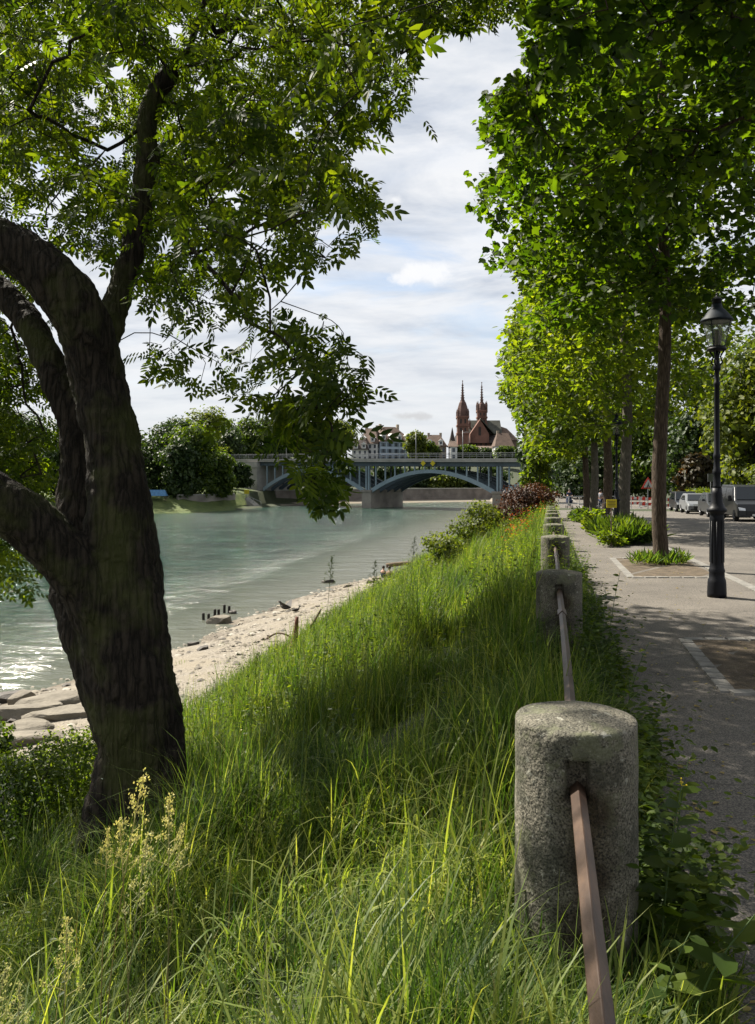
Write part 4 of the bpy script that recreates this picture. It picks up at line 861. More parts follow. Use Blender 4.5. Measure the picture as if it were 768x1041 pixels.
def litter(n):
    Y = 2.2*(30/2.2)**rng.random(n); o = .45+2.6*rng.random(n)**2; d = norm(np.c_[rng.normal(0,1,(n,2)), np.zeros(n)]); P = np.stack([rowx(o, Y), Y, zg(Y)+.014], -1)
    V, Fc = place(*OVAL, P, d, norm(np.array([0,0,1.])+rng.normal(0,.2,(n,3))), .035*rng.uniform(.5,1.4,n)); tag(npmesh('fallen_leaves', V, Fc, M['straw']), 'small dry fallen leaves scattered along the path edge', 'fallen leaves', kind='stuff')
litter(900)
# individual tall plants
def leafy_plant(lab, base, h, lsz, nl, mat='mid_leaf', lean=(0,0), flower=None, group='tall weeds by the nearest bollard'):
    r = empty('weed', loc(base)); pts = [(lean[0]*u*u*h, lean[1]*u*u*h, h*u) for u in np.linspace(0, 1, 7)]
    b = MB(); b.tube(pts, list(np.linspace(.0045, .0015, 7)), 6); b.build('stem', M['stem'], r, True)
    u = np.linspace(.12, .97, nl); P = np.stack([np.interp(u, np.linspace(0,1,7), [p[i] for p in pts]) for i in range(3)], -1); a = np.arange(nl)*2.4+random.random()*6
    d = np.stack([np.cos(a), np.sin(a), rng.uniform(-.1, .45, nl)], -1); V, Fc = place(*OVAL, P, norm(d), norm(np.array([0,0,1.])+rng.normal(0, .25, (nl,3))), lsz*(1.2-.75*u))
    npmesh('leaves', V, Fc, M[mat], r)
    if flower:
        f = MB(); 
        for k in range(5):
            q = (pts[-1][0]+random.uniform(-.012,.012), pts[-1][1]+random.uniform(-.012,.012), h+random.uniform(-.01,.02)); f.tube([pts[-1], q], .0006, 4); f.lathe([(.001,0),(.0035,.002),(.002,.004)], 6, q)
        f.build('flowers', M[flower], r)
    tag(r, lab, 'weed', group); return r
leafy_plant('tallest broad-leaved weed at the right side of nearest bollard', (rowx(.27,2.62), 2.62, 0), .66, .15, 17, lean=(.1,0), flower='yellow_flower')
leafy_plant('leaning leafy weed reaching over the dark path', (rowx(.3,2.3), 2.3, 0), .5, .17, 13, lean=(.55,0), flower='yellow_flower')
leafy_plant('bushy weed low in front of the nearest bollard', (rowx(.2,2.25), 2.25, 0), .42, .12, 14, lean=(.2,-.1))
leafy_plant('leafy weed behind the nearest bollard at the path edge', (rowx(.42,3.3), 3.3, 0), .5, .11, 15, lean=(.15,.1))
leafy_plant('weed with pale blossoms beside the second bollard', (rowx(.4,6.8), 6.8, 0), .85, .12, 18, lean=(.12,0), flower='white_flower')
leafy_plant('second leafy weed right of the second bollard', (rowx(.32,6.4), 6.4, 0), .75, .12, 18, lean=(.05,0), flower='white_flower')
leafy_plant('leafy weed leaning out between first and second bollards', (rowx(.4,5.2), 5.2, 0), .6, .11, 16, lean=(.25,0))
# flowering grass stalks
def seed_stalk(lab, x, ytop, ybase, d, mat='cream_seed', size=1.0, dense=1, lean=.08, group='flowering grass stalks'):
    top = W(x, ytop, d); o = top[0]-.089-.21*d; gz = float(bank(o, d)); h = top[2]-gz; r = empty('grass_stalk', (top[0]-lean*h, d, gz))
    pts = [(lean*h*u*u, 0, h*u) for u in np.linspace(0, 1, 9)]; b = MB(); b.tube(pts, list(np.linspace(.0026, .0010, 9)), 5)
    hd = MB(); us = np.linspace(1-.27*size/h, 1, 7); hd.tube([(lean*h*u*u, 0, h*u) for u in us], .0016, 5)
    spk = []; L = .26*size
    for k in range(int(14*dense)):
        u = 1-(k/(14*dense))*L/h*1.0-.005; c = np.array([lean*h*u*u, 0, h*u]); a = k*2.4; bl = (.006+.055*(k/(14*dense))**1.3)*size*random.uniform(.6, 1.3)
        e = c+np.array([math.cos(a)*bl, math.sin(a)*bl, bl*.7]); hd.tube([c, e], .0009, 4); spk += [e+rng.normal(0, .0065*size, 3)*np.array([1,1,1.5]) for _ in range(20)]
    b.build('stem', M['straw'] if mat == 'cream_seed' else M['stem'], r, True)
    n = len(spk); V, Fc = place(*OVAL, np.array(spk), norm(np.array([.2,0,1.])+rng.normal(0, .5, (n,3))), norm(rng.normal(0, 1, (n,3))), np.full(n, .0085*size)); hd.add([tuple(v) for v in V], [tuple(f) for f in Fc]); hd.build('seed_head', M[mat], r)
    tag(r, lab, 'grass stalk', group)
for i, (x, y, d, s, lab) in enumerate([(146,790,2.5,1.1,'tallest cream seed head in the lower left foreground'),(172,812,2.5,.9,'cream seed head just right of the tallest one'),(150,852,2.4,1.0,'cream seed head lowest of the left cluster'),
    (122,838,2.5,.6,'small cream seed head left of the cluster'),(186,838,2.6,.6,'small pale seed head right of the cluster'),(110,842,2.5,.5,'tiny cream seed head at left of the cluster'),(68,935,2.1,.8,'drooping pale seed head above lower left corner'),(6,985,1.9,.8,'cream seed head cut by the left edge'),(20,1000,1.9,.6,'second cream seed head near the left edge')]):
    seed_stalk(lab, x, y, 0, d, size=s, lean=random.uniform(-.05,.12))
for x, y, d, lab in [(338,566,5.0,'tall thin grass stalk crossing the water view'),(382,570,5.5,'dark seeded stalk near the shoreline stones'),(422,546,6.5,'tall stalk against the river left of the shrubs'),(316,660,4.2,'dark stalk above the driftwood'),
    (262,664,4.5,'left-hand dark stalk before the gravel beach'),(480,870,2.6,'green stalk in the foreground middle'),(372,800,3.2,'green stalk in the shade left of nearest bollard'),(300,800,3.2,'green stalk below the ash trunk')]:
    seed_stalk(lab, x, y, 0, d, mat='mid_leaf', size=.7, lean=.05)

# ------------------------------------------------------------------ flower beds
def bed(name, lab, x0, x1, Ynear, Yfar, h, n, mats):
    yc = (Ynear+Yfar)/2; r = empty(name, (rowx((x0+x1)/2, yc), yc, float(zg(yc))))
    for i, (m_, nm, tm, sz, hh) in enumerate(mats):
        k = n; Y = rng.uniform(Ynear, Yfar, k); X = rowx(rng.uniform(x0, x1, k)+.15*np.sin(Y*2.3), Y); cl = .6+.4*np.sin(X*4+i*2)*np.sin(Y*1.7+i)
        z = rng.random(k)**.7*hh*cl; d = norm(rng.normal(0, 1, (k,3))*np.array([1,1,.4])+np.array([0,0,1.6 if tm is BLADE else .2])); P = np.stack([X-r.location.x, Y-r.location.y, z+.03+zg(Y)-float(zg(yc))], -1)
        V, Fc = place(tm[0], tm[1], P, d, norm(np.array([0,0,1.])+rng.normal(0, .6, (k,3))), sz*rng.uniform(.6, 1.3, k)); npmesh(nm, V, Fc, M[m_], r)
    tag(r, lab, 'flower bed'); return r
bed('flower_bed', 'planted bed of irises and leafy plants around pale trunk', 1.45, 2.8, 22, 29, .9, 3800, [('mid_leaf','iris_leaves',BLADE,.46,.3),('mid_leaf','foliage',OVAL,.10,.55)])
bed('flower_bed', 'yellow-green leafy plants at the front of the flower bed', 1.35, 2.0, 21.2, 23.4, .6, 2200, [('bright_leaf','foliage',OVAL,.10,.42)])
bed('flower_bed', 'bright yellow-green plant at the left corner of bed', 1.3, 1.8, 29, 31, .6, 1300, [('bright_leaf','foliage',OVAL,.16,.8)])
bed('flower_bed', 'small dark green bed around the two farther trunks', 1.1, 2.6, 39, 47, .6, 3000, [('mid_leaf','foliage',OVAL,.16,.6)])
bed('grass_tuft', 'yellowish grass tuft at the foot of the maple', 1.65, 2.7, 15.7, 16.8, .4, 380, [('grass','blades',BLADE,.24,.06),('bright_leaf','foliage',OVAL,.05,.16)])
# hedges beyond the parked cars
def hedge(lab, o_, y0, y1, h, w_, mat):
    n = 9000; Y = rng.uniform(y0, y1, n); o = rng.uniform(o_, o_+w_, n); z = rng.random(n)**.5*h*(.9+.1*np.sin(Y*1.3)); c = ((y0+y1)/2); r = empty('hedge', (rowx(o_, c), c, float(zg(c))))
    P = np.stack([rowx(o, Y)-r.location.x, Y-c, zg(Y)-float(zg(c))+z], -1); V, Fc = place(*OVAL, P, norm(rng.normal(0, 1, (n,3))), norm(rng.normal(0, 1, (n,3))+np.array([0,0,.7])), .22*rng.uniform(.6, 1.3, n)); npmesh('foliage', V, Fc, M[mat], r)
    b = MB()
    for k in range(14): yy = y0+(y1-y0)*(k+.5)/14; x = rowx(o_+w_/2, yy)-r.location.x; b.tube([(x, yy-c, zg(yy)-float(zg(c))), (x, yy-c, zg(yy)-float(zg(c))+h*.8)], .04, 6)
    b.build('stems', M['twig'], r); tag(r, lab, 'hedge')
hedge('clipped green hedge behind the van and grey car', 13.6, 40, 62, 1.9, 1.5, 'mid_leaf')
hedge('low hedge continuing behind the black car', 13.8, 63, 92, 1.8, 1.5, 'far_bright')
# ------------------------------------------------------------------ bridge
O = np.array([-2.2, 184.0]); A = np.array([.82, -.572]); B = np.array([.572, .82])
def bp(s, t, z): q = O+A*s+B*t; return (float(q[0]), float(q[1]), float(z))
def dk(s): return 5.70-.011*s
S0, SP = -32.8, 32.7; WD = 12.0
bridge = empty('bridge', (0,0,0))
def bx(b, s0, s1, t0, t1, z0, z1, sl=True):
    f = (lambda s, z: z-.011*s) if sl else (lambda s, z: z)
    vs = [bp(s, t, f(s, z)) for z in (z0, z1) for s, t in ((s0,t0),(s1,t0),(s1,t1),(s0,t1))]
    b.add(vs, [(0,3,2,1),(4,5,6,7),(0,1,5,4),(1,2,6,5),(2,3,7,6),(3,0,4,7)])
b = MB(); bx(b, -70, 110, -.9, WD+.9, 5.05, 5.45); bx(b, -70, 110, -.95, -.6, 5.46, 5.8); bx(b, -70, 110, WD+.6, WD+.95, 5.46, 5.8); b.build('deck', M['concrete'], bridge)
b = MB(); bx(b, S0, SP*2, -.25, WD+.25, 4.15, 5.045); b.build('girder', M['steel_dark'], bridge)
b = MB()
for s in np.arange(-68, 108, 1.6): q = dk(s)+.1; b.tube([bp(s,-.78,q), bp(s,-.78,q+1.05)], .035, 5)
for zz in (.45, .8, 1.1): b.tube([bp(-68,-.78,dk(-68)+.1+zz), bp(108,-.78,dk(108)+.1+zz)], .04, 5)
b.build('railing', M['sign_metal'], bridge)
for k, (sa, sb) in enumerate(((S0, 0), (0, SP), (SP, 2*SP))):
    for t, m_ in ((0, 'steel_blue'), (3, 'steel_dark'), (6, 'steel_dark'), (9, 'steel_dark'), (12, 'steel_dark')):
        rb = MB(); sa2, sb2 = sa+1.0, sb-1.0; n = 24; top = []; bot = []
        for i in range(n+1):
            u = i/n; s = sa2+(sb2-sa2)*u; z = -1.0+(4.45-.011*s)*(1-(2*u-1)**2)*1.0; th = .75+.25*abs(2*u-1); top.append((s, z)); bot.append((s, z-th*1.0))
        for i in range(n):
            vs = [bp(s, tt, z) for tt in (t-.2, t+.2) for s, z in (bot[i], bot[i+1], top[i+1], top[i])]
            rb.add(vs, [(0,3,2,1),(4,5,6,7),(0,1,5,4),(3,2,6,7)]+([(0,3,7,4)] if i == 0 else [])+([(1,5,6,2)] if i == n-1 else []))
        rib = rb.build('arch_rib', M[m_], bridge)
        if t in (0, 6):
            for i in range(1, n, 2):
                s, z = top[i]
                if 4.2-.011*s-z > .35:
                    c = MB(); bx(c, s-.13, s+.13, t-.15, t+.15, z-.05+.011*s, 4.15); c.build('spandrel_post', M['steel_blue' if t == 0 else 'steel_dark'], bridge)
for k, s in enumerate((0, SP)):
    c = MB(); bx(c, s-.45, s-.1, -.3, .3, -1.4, 4.15); bx(c, s+.25, s+.6, -.3, .3, -1.4, 4.15); c.build('pier_column', M['steel_blue'], bridge)
    p = MB(); bx(p, s-1.25, s+1.25, -.6, WD+.6, -5.9, -1.75, False); bx(p, s-1.4, s+1.4, -.75, WD+.75, -1.747, -1.25, False); p.build('pier', M['pier_stone'], bridge, bevel=.05)
t_ = MB(); bx(t_, S0-4.2, S0, -1.3, WD+1.3, -6, 4.0, False); bx(t_, S0-4.4, S0+.2, -1.5, WD+1.5, 4.003, 5.35, False); t_.build('abutment', M['concrete'], bridge)
t_ = MB(); bx(t_, S0-30, S0-4.45, .4, WD-.4, -5, 5.3, False); t_.build('approach_wall', M['pier_stone'], bridge)
for k in range(3):
    n_ = MB(); s = S0-6.5-2.6*k; bx(n_, s-.5, s+.5, .33, .38, .4, 2.0, False); n_.build('recess', M['steel_dark'], bridge)
t_ = MB(); bx(t_, 2*SP, 2*SP+60, -.6, WD+.6, -4, 4.9, False); t_.build('abutment', M['concrete'], bridge)
y_ = MB()
for s in (15.3, 17.7):
    c = np.array(bp(s, -1.05, 4.75-.011*s)); y_.add([bp(s-.6,-1.1,c[2]), bp(s,-1.1,c[2]-.6), bp(s+.6,-1.1,c[2]), bp(s,-1.1,c[2]+.6), bp(s-.6,-1.0,c[2]), bp(s,-1.0,c[2]-.6), bp(s+.6,-1.0,c[2]), bp(s,-1.0,c[2]+.6)], [(0,1,2,3),(4,7,6,5),(0,4,5,1),(1,5,6,2),(2,6,7,3),(3,7,4,0)])
y_.build('channel_marker', M['yellow'], bridge)
tag(bridge, 'blue-grey steel arch bridge on stone piers across the river', 'bridge')
wr = MB(); poles = []
for i, (s, lab) in enumerate(((-24,'lamp pole on the bridge above the left arch'),(-9,'lamp pole on the bridge between arch and hanging leaves'),(13,'thin mast on the bridge in front of the yellow-green tree'),(24.5,'thin mast on the bridge below the church towers'),(37,'thin mast on the bridge at the edge of the row trees'))):
    r = empty('bridge_mast', bp(s, -.3, dk(s)-.25)); m_ = MB(); m_.tube([(0,0,0),(0,0,6.2)], [.09,.06], 8); m_.build('pole', M['sign_metal'], r, True)
    a_ = MB(); a_.tube([(0,0,5.7),(.9*B[0]*2,.9*B[1]*2,5.95)], .04, 6); a_.build('arm', M['sign_metal'], r, True)
    l_ = MB(); l_.box((1.0*B[0]*2,1.0*B[1]*2,5.93), (.25,.7,.12)); l_.build('lamp_head', M['sign_metal'], r); tag(r, lab, 'mast', 'masts along the bridge')
# far-bank walls and stairs
def wall(name, lab, pts, z0f, z1, th=.6, mat='wall_stone', cap=True):
    r = empty(name, (pts[0][0], pts[0][1], z1)); b = MB(); c = MB()
    for (a, d) in zip(pts[:-1], pts[1:]):
        a = np.array(a); d = np.array(d); t = d-a; L = np.linalg.norm(t); t /= L; nrm = np.array([-t[1], t[0]])
        def q(p, o_): v = p+nrm*o_; return (v[0]-pts[0][0], v[1]-pts[0][1])
        for (bb, za, zb, e0, e1) in ((b, z0f-z1, -.25, 0, th), (c, -.247, 0, -.12, th+.1)):
            vs = [(*q(a,e0),za),(*q(d,e0),za),(*q(d,e1),za),(*q(a,e1),za),(*q(a,e0),zb),(*q(d,e0),zb),(*q(d,e1),zb),(*q(a,e1),zb)]
            bb.add(vs, [(0,3,2,1),(4,5,6,7),(0,1,5,4),(1,2,6,5),(2,3,7,6),(3,0,4,7)])
    b.build('masonry', M[mat], r); c.build('coping', M['concrete'], r); tag(r, lab, 'wall'); return r
def off(p, o): return (p[0]+OUT[0]*o, p[1]+OUT[1]*o)
wall('embankment_wall', 'long stone embankment wall seen beneath the bridge arch', [off(p, 5.0) for p in ((-23,199),(-8,214),(4,220),(33,234),(62,250),(150,290),(320,350))], -5.2, -1.5)
wall('retaining_wall', 'grey retaining wall below the trees left of the bridge stairs', [off((-37.5,160),7),off((-33,166),6),off((-29,176),5.5)], -4.8, -1.9, mat='pier_stone')
st = empty('riverside_stairs', (*off((-27.5,180),4.5), -4.9)); b = MB()
base = np.array(off((-27.5,180),4.5)); dirv = np.array([.65,-.2]); dv = np.array([.25,.97])
for k in range(16):
    c = dirv*(3.6-.42*k); z = .19*k; b.box((c[0]*.9-.5, c[1]+4-.1*k, z/2), (.6, 3.2, z+.25), -.25)
b.build('steps', M['concrete'], st); c = MB(); c.tube([(3.1,1.3,.9),(-4.0,2.5,4.0)], .06, 6)
for k in range(5): u = k/4; c.tube([(3.1-7.1*u,1.3+1.2*u,0+3.1*u-.1),(3.1-7.1*u,1.3+1.2*u,.9+3.1*u)], .05, 6)
c.build('handrail', M['sign_metal'], st); tag(st, 'stone stairs leading down to the river beside the abutment', 'stairs')
pz = W(251, 500, 180); ys_ = MB(); ys_.box((0,0,0), (1.1,.12,.9)); rr_ = empty('notice_board', loc(pz)); ys_.build('board', M['yellow'], rr_); q_ = MB(); q_.tube([(0,.1,-2.0),(0,.1,.4)], .06, 6); q_.build('post', M['sign_metal'], rr_); tag(rr_, 'yellow notice board at the foot of the bridge stairs', 'sign')
bb_ = W(160, 501, 164); r_ = empty('boat_cover', loc(bb_)); b = MB(); b.add([(-2,-.8,-.6),(2,-.8,-.6),(2,.8,-.6),(-2,.8,-.6),(-1.6,0,.6),(1.6,0,.6)], [(0,3,2,1),(0,1,5,4),(2,3,4,5),(1,2,5),(0,4,3)]); b.build('cover', surf('blue tarpaulin', (.1,.25,.45), .7), r_); b = MB(); [b.tube([(x_,y_,-1.6),(x_,y_,-.5)], .06, 6) for x_ in (-1.7,1.7) for y_ in (-.6,.6)]; b.build('trestle', M['driftwood'], r_); tag(r_, 'small blue tarpaulin cover under the trees across the river', 'tarpaulin')

# ------------------------------------------------------------------ far buildings
def hip(b, x0, x1, y0, y1, z0, z1, inx, iny, over=.5):
    x0 -= over; x1 += over; y0 -= over; y1 += over
    b.add([(x0,y0,z0),(x1,y0,z0),(x1,y1,z0),(x0,y1,z0),(x0+inx,y0+iny,z1),(x1-inx,y0+iny,z1),(x1-inx,y1-iny,z1),(x0+inx,y1-iny,z1)], [(0,3,2,1),(4,5,6,7),(0,1,5,4),(1,2,6,5),(2,3,7,6),(3,0,4,7)])
def building(name, lab, cx, d, wpx, yb, yw, yr, depth, wallm, roofm, rows, cols, inset=None, rz=0, dorm=0, chim=2, shutters=False, cat='house', winh=.6, winw=.42):
    k = d/F; w = wpx*k; z0 = EYE-(yb-HOR)*k-3; hw = (yb-yw)*k+3; hr = (yw-yr)*k; r = empty(name, ((cx-384)*k, d, z0), rz)
    b = MB(); b.box((0, depth/2, hw/2), (w, depth, hw)); b.build('wall', M[wallm], r)
    rf = MB(); ins = inset if inset is not None else w*.25; hip(rf, -w/2, w/2, 0, depth, hw+.003, hw+hr, ins, depth*.48); rfo = rf.build('roof', M[roofm], r)
    for i in range(chim):
        x = -w*.28+w*.56*i/max(1, chim-1); c = MB(); c.box((x, depth*.5, hw+hr), (.9,.9,hr*.35)); c.build('chimney', M['cream_wall'], rfo)
    usable = hw-3; rh = usable/rows
    for i in range(rows):
        for j in range(cols):
            x = -w/2+w*(j+.5)/cols; z = 3+rh*(i+.5)
            f = MB(); f.box((x, -.02, z), (w/cols*winw, .1, rh*winh)); wi = f.build('window', M['window'], r)
            if shutters: s_ = MB(); [s_.box((x+q*w/cols*.34, -.03, z), (w/cols*.16,.12,rh*winh)) for q in (-1,1)]; s_.build('shutters', M['shutter'], wi)
    if depth > 4:
        nc = max(2, int(depth/4))
        for sx in (-1, 1):
            for i in range(rows):
                for j in range(nc): f = MB(); f.box((sx*(w/2+.0), depth*(j+.5)/nc, 3+rh*(i+.5)), (.1, depth/nc*winw, rh*winh)); f.build('window', M['window'], r)
    for i in range(dorm):
        x = -w/2+w*(i+.5)/dorm; g_ = MB(); zz = hw+hr*.12; g_.box((x, depth*.10, zz+.7), (1.5, 2.0, 1.5)); g_.add([(x-1,depth*.1-1.2,zz+1.45),(x+1,depth*.1-1.2,zz+1.45),(x+1,depth*.1+2,zz+1.45),(x-1,depth*.1+2,zz+1.45),(x,depth*.1-1.2,zz+2.3),(x,depth*.1+2,zz+2.3)], [(0,1,4),(1,2,5,4),(3,0,4,5),(2,3,5),(0,3,2,1)]); dm = g_.build('dormer', M['white_wall'], rfo)
        g_ = MB(); g_.box((x, depth*.10-1.02, zz+.8), (.8,.05,.9)); g_.build('pane', M['window'], dm)
    tag(r, lab, cat); return r
building('town_house', 'large white building, front tinted shade-blue, with brown hipped roof', 403, 298, 35, 468, 449, 433, 14, 'shade_blue_wall', 'roof_brown', 3, 5, 4.5, dorm=4, shutters=True, rz=.38, cat='building')
building('town_house', 'white wing with small windows left of the shade-tinted blue front', 374, 296, 20, 468, 451, 434.5, 12, 'white_wall', 'roof_brown', 3, 4, 2.5, dorm=2, rz=-.25)
building('town_house', 'low white house front of the wing with mansard roof', 366, 290, 16, 469, 457, 447, 8, 'white_wall', 'roof_dark', 2, 3, 1.2, dorm=2)
building('town_house', 'brown-roofed half-timbered house right of the yellow-green tree', 443, 300, 22, 468, 454, 441.5, 10, 'cream_wall', 'roof_brown', 2, 4, 2.5, chim=2, dorm=2)
building('town_house', 'narrow brown-roofed house between the two trees', 431, 306, 12, 468, 452, 443, 9, 'cream_wall', 'roof_brown', 2, 2, 1.5, chim=1)
building('town_house', 'narrow white gabled house below the left church tower', 461.5, 296, 7, 468, 454, 448, 8, 'white_wall', 'roof_brown', 2, 1, .8, chim=1)
building('cloister', 'long pale building with arched windows below the church', 494, 330, 46, 468, 455.5, 453, 9, 'white_wall', 'roof_brown', 1, 15, .5, chim=0, cat='building', winh=.55, winw=.5)
building('town_house', 'light house with tall brown roof right of the cloister', 513, 318, 17, 468, 453.5, 439.5, 10, 'white_wall', 'roof_brown', 2, 3, 1.6, chim=1)
building('town_house', 'pinkish-roofed low house behind the left end of bridge', 226, 262, 20, 472, 462, 456, 9, 'white_wall', 'roof_brown', 1, 4, 1.5, chim=1)
building('villa', 'small white gabled house beyond the road barriers', 712, 112, 14, 503, 491, 482, 7, 'white_wall', 'roof_dark', 1, 2, .3, chim=1)
# slate turret
kt = 305/F; tr_ = empty('turret', ((460-384)*kt, 305, EYE+20*kt)); b = MB(); b.box((0,0,2), (2.6,2.6,4)); b.build('wall', M['cream_wall'], tr_); b = MB(); b.lathe([(2.0,4.0),(1.4,5.2),(.7,8.0),(.06,11.2)], 8); b.build('spire', M['roof_dark'], tr_); b = MB(); b.box((0,-1.31,2.4), (.8,.06,1.4)); b.build('window', M['window'], tr_); tag(tr_, 'small slate-spired turret between houses and church', 'turret')
# cathedral
kc = 420/F; ch = empty('church', ((490-384)*kc, 420, EYE+18*kc)); Z0 = EYE+18*kc
def zc(y): return EYE+(HOR-y)*kc-Z0
def xc(x): return (x-490)*kc
def tower(xp, wpx, ytop, ysh, yb0, yoff, mat, pinn, galls):
    w = wpx*kc; X = xc(xp); t = MB(); t.box((X, yoff, zc(ysh)/2-2), (w, w, zc(ysh)+4)); sh_ = t.build('tower', M[mat], ch)
    for y in galls: t = MB(); t.box((X, yoff, zc(y)), (w*1.13, w*1.13, .9)); t.build('cornice', M['sandstone'], sh_)
    h0 = zc(ysh); h1 = zc(yb0); h2 = zc(ytop); s = MB(); s.lathe([(w*.56,h0+.003),(w*.53,h0+(h1-h0)*.35),(w*.47,h0+(h1-h0)*.55),(w*.33,h0+(h1-h0)*.85),(w*.17,h1),(w*.10,h1+(h2-h1)*.35),(w*.055,h1+(h2-h1)*.8),(.12,h2-.8),(.34,h2-.5),(.3,h2-.3),(.05,h2)], 8, (X, yoff, 0), rot=PI/8); sp = s.build('spire', M['sandstone_dark'], sh_)
    s = MB()
    for sx in (-1,1):
        for sy in (-1,1): s.lathe([(.55,h0-1),(.5,h0+pinn*.3),(.55,h0+pinn*.35),(.05,h0+pinn*.62)], 6, (X+sx*w*.47, yoff+sy*w*.47, 0))
    s.build('pinnacles', M['sandstone_dark'], sh_)
    s = MB()
    for k in range(8):                                              # crockets up the spire edges
        a = k*PI/4+PI/8
        for q in range(7): u = q/6; rr = w*(.17*(1-u)+.06*u)+.15; s.box((X+rr*math.cos(a), yoff+rr*math.sin(a), h1+(h2-h1)*.75*u), (.22,.22,.35))
    s.build('crockets', M['sandstone_dark'], sp)
    for y0, y1 in zip(galls[1:], galls[:-1]):
        za, zb = zc(y1)+.8, zc(y0)-.8
        if zb-za < 1.5: continue
        for dx in (-.2, .2):
            for face in (0, 1):
                q = MB(); c = (X+dx*w, yoff-w/2-.02, (za+zb)/2) if face == 0 else (X-w/2-.02, yoff+dx*w, (za+zb)/2); q.box(c, (w*.17,.1,(zb-za)*.75) if face == 0 else (.1,w*.17,(zb-za)*.75)); q.build('belfry_window', M['roof_dark'], sh_)
tower(470.5, 11.0, 386.5, 424, 407, 0, 'sandstone', 7, [441, 433, 424]); tower(493, 9.6, 385.5, 416, 407, 12, 'sandstone', 8.5, [442, 430, 423, 416])
b = MB(); b.box((xc(492), 12, zc(449)/2), (52*kc, 14, zc(449))); b.build('aisle_wall', M['sandstone'], ch)
b = MB(); hip(b, xc(466), xc(517), 3, 21, zc(450)+.003, zc(441.5), 0.4, 5); b.build('aisle_roof', M['roof_dark'], ch)
b = MB(); b.box((xc(500), 14, zc(438)/2), (30*kc, 8, zc(438))); b.build('nave_wall', M['sandstone'], ch)
b = MB(); hip(b, xc(478), xc(512), 8, 20, zc(440), zc(425.5), .3, 5.8); b.build('nave_roof', M['roof_patina'], ch)
b = MB(); xg = xc(489); b.add([(xg-5.2,2.5,zc(450)),(xg+4.6,2.5,zc(450)),(xg+4.6,2.5,zc(441)),(xg,2.5,zc(426)),(xg-5.2,2.5,zc(441)),(xg-5.2,9,zc(450)),(xg+4.6,9,zc(450)),(xg+4.6,9,zc(441)),(xg,9,zc(426)),(xg-5.2,9,zc(441))], [(0,1,2,3,4),(9,8,7,6,5),(0,4,9,5),(4,3,8,9),(3,2,7,8),(2,1,6,7)]); gb = b.build('transept_gable', M['sandstone'], ch)
b = MB(); b.box((xg-.2,2.46,zc(438)), (1.3,.1,4.5)); b.build('lancet_window', M['roof_dark'], gb)
b = MB(); b.add([(xg+.1,2.2,zc(425.6)),(xg+7.5,2.2,zc(441.5)),(xg+7.5,9.5,zc(441.5)),(xg+.1,9.5,zc(425.6)),(xg+.3,2.2,zc(424.8)),(xg+8.0,2.2,zc(441.2)),(xg+8.0,9.5,zc(441.2)),(xg+.3,9.5,zc(424.8))], [(0,1,2,3),(4,7,6,5),(0,4,5,1),(1,5,6,2),(2,6,7,3),(3,7,4,0)]); b.build('transept_roof', M['roof_patina'], ch)
b = MB(); b.lathe([(9,0),(9,zc(447)),(9.6,zc(446.8)),(3,zc(434)),(.1,zc(432))], 10, (xc(514), 14, 0)); b.build('choir', M['roof_brown'], ch)
for k in range(9): b = MB(); b.box((xc(470)+k*2.6, 4.95, zc(452)), (1.0,.12,2.2)); b.build('aisle_window', M['roof_dark'], ch)
b = MB(); b.lathe([(.5,zc(440)),(.5,zc(430)),(.7,zc(429.6)),(.05,zc(424))], 8, (xc(480), 10, 0)); b.build('ridge_turret', M['sandstone_dark'], ch)
tag(ch, 'red sandstone church with two tall pointed spires', 'church')

# ------------------------------------------------------------------ beach: stones, stakes, driftwood, birds
def rock(seed, size, mat, rz=0):
    r = np.random.default_rng(seed); bm = bmesh.new(); bmesh.ops.create_icosphere(bm, subdivisions=4, radius=1)
    ph = r.uniform(0, 6, 6); pl = [(norm(np.array([r.uniform(-.25,.25), r.uniform(-.25,.25), 1.])), .62), (norm(r.normal(0,1,3)*np.array([1,1,.2])), .6)]+[(norm(r.normal(0,1,3)*np.array([1,1,.5])), r.uniform(.5,.8)) for _ in range(9)]
    for v in bm.verts:
        p = np.array(v.co)
        for n_, d_ in pl:
            e = p.dot(n_)-d_
            if e > 0: p = p-n_*e*.97
        p = p*(1+.03*math.sin(5*p[0]+ph[0])+.03*math.sin(7*p[1]+ph[1]))+r.normal(0, .006, 3); v.co = Vector((p[0]*size[0]*1.25, p[1]*size[1]*1.25, p[2]*size[2]*1.25))
    me = bpy.data.meshes.new('rock'); bm.to_mesh(me); bm.free(); me.materials.append(M[mat])
    o = link('rock', me); o.rotation_euler = (r.uniform(-.08,.08), r.uniform(-.08,.08), rz); return o
def on_beach(x, y, z=None):                                          # photo pixel of a thing on the beach -> its place
    lo, hi = 8.0, 120.0
    for _ in range(50):
        d = (lo+hi)/2; p = W(x, y, d); g_ = max(float(bank(p[0]-.089-.21*d, d)), WATER)
        if p[2] > g_: lo = d
        else: hi = d
    return W(x, y, lo)
RK = [(48,718,(1.0,.5,.28),.5,'rock','long pale slab pointing to the water behind the beach rocks'),(24,728,(1.2,.5,.26),.3,'rock','flat pale slab at the left edge of the rock pile'),
      (60,731,(.95,.45,.24),.1,'rock','rounded flat slab on the right of the rock pile'),(32,745,(.8,.42,.24),.25,'rock','thick pale boulder in the centre of the rock pile'),
      (14,757,(1.1,.38,.22),.2,'rock','long sandstone block at the lower left of the pile'),(6,748,(1.1,.35,.2),.25,'rock','sandstone block parallel above the lowest one'),
      (12,712,(.7,.4,.2),.4,'dark_rock','dark stone behind the pale slabs at left'),(76,728,(.5,.22,.14),.2,'dark_rock','small dark stone at the right tip of pile'),
      (20,717,(.4,.3,.3),.6,'rock','small upright stone near the left shrub')]
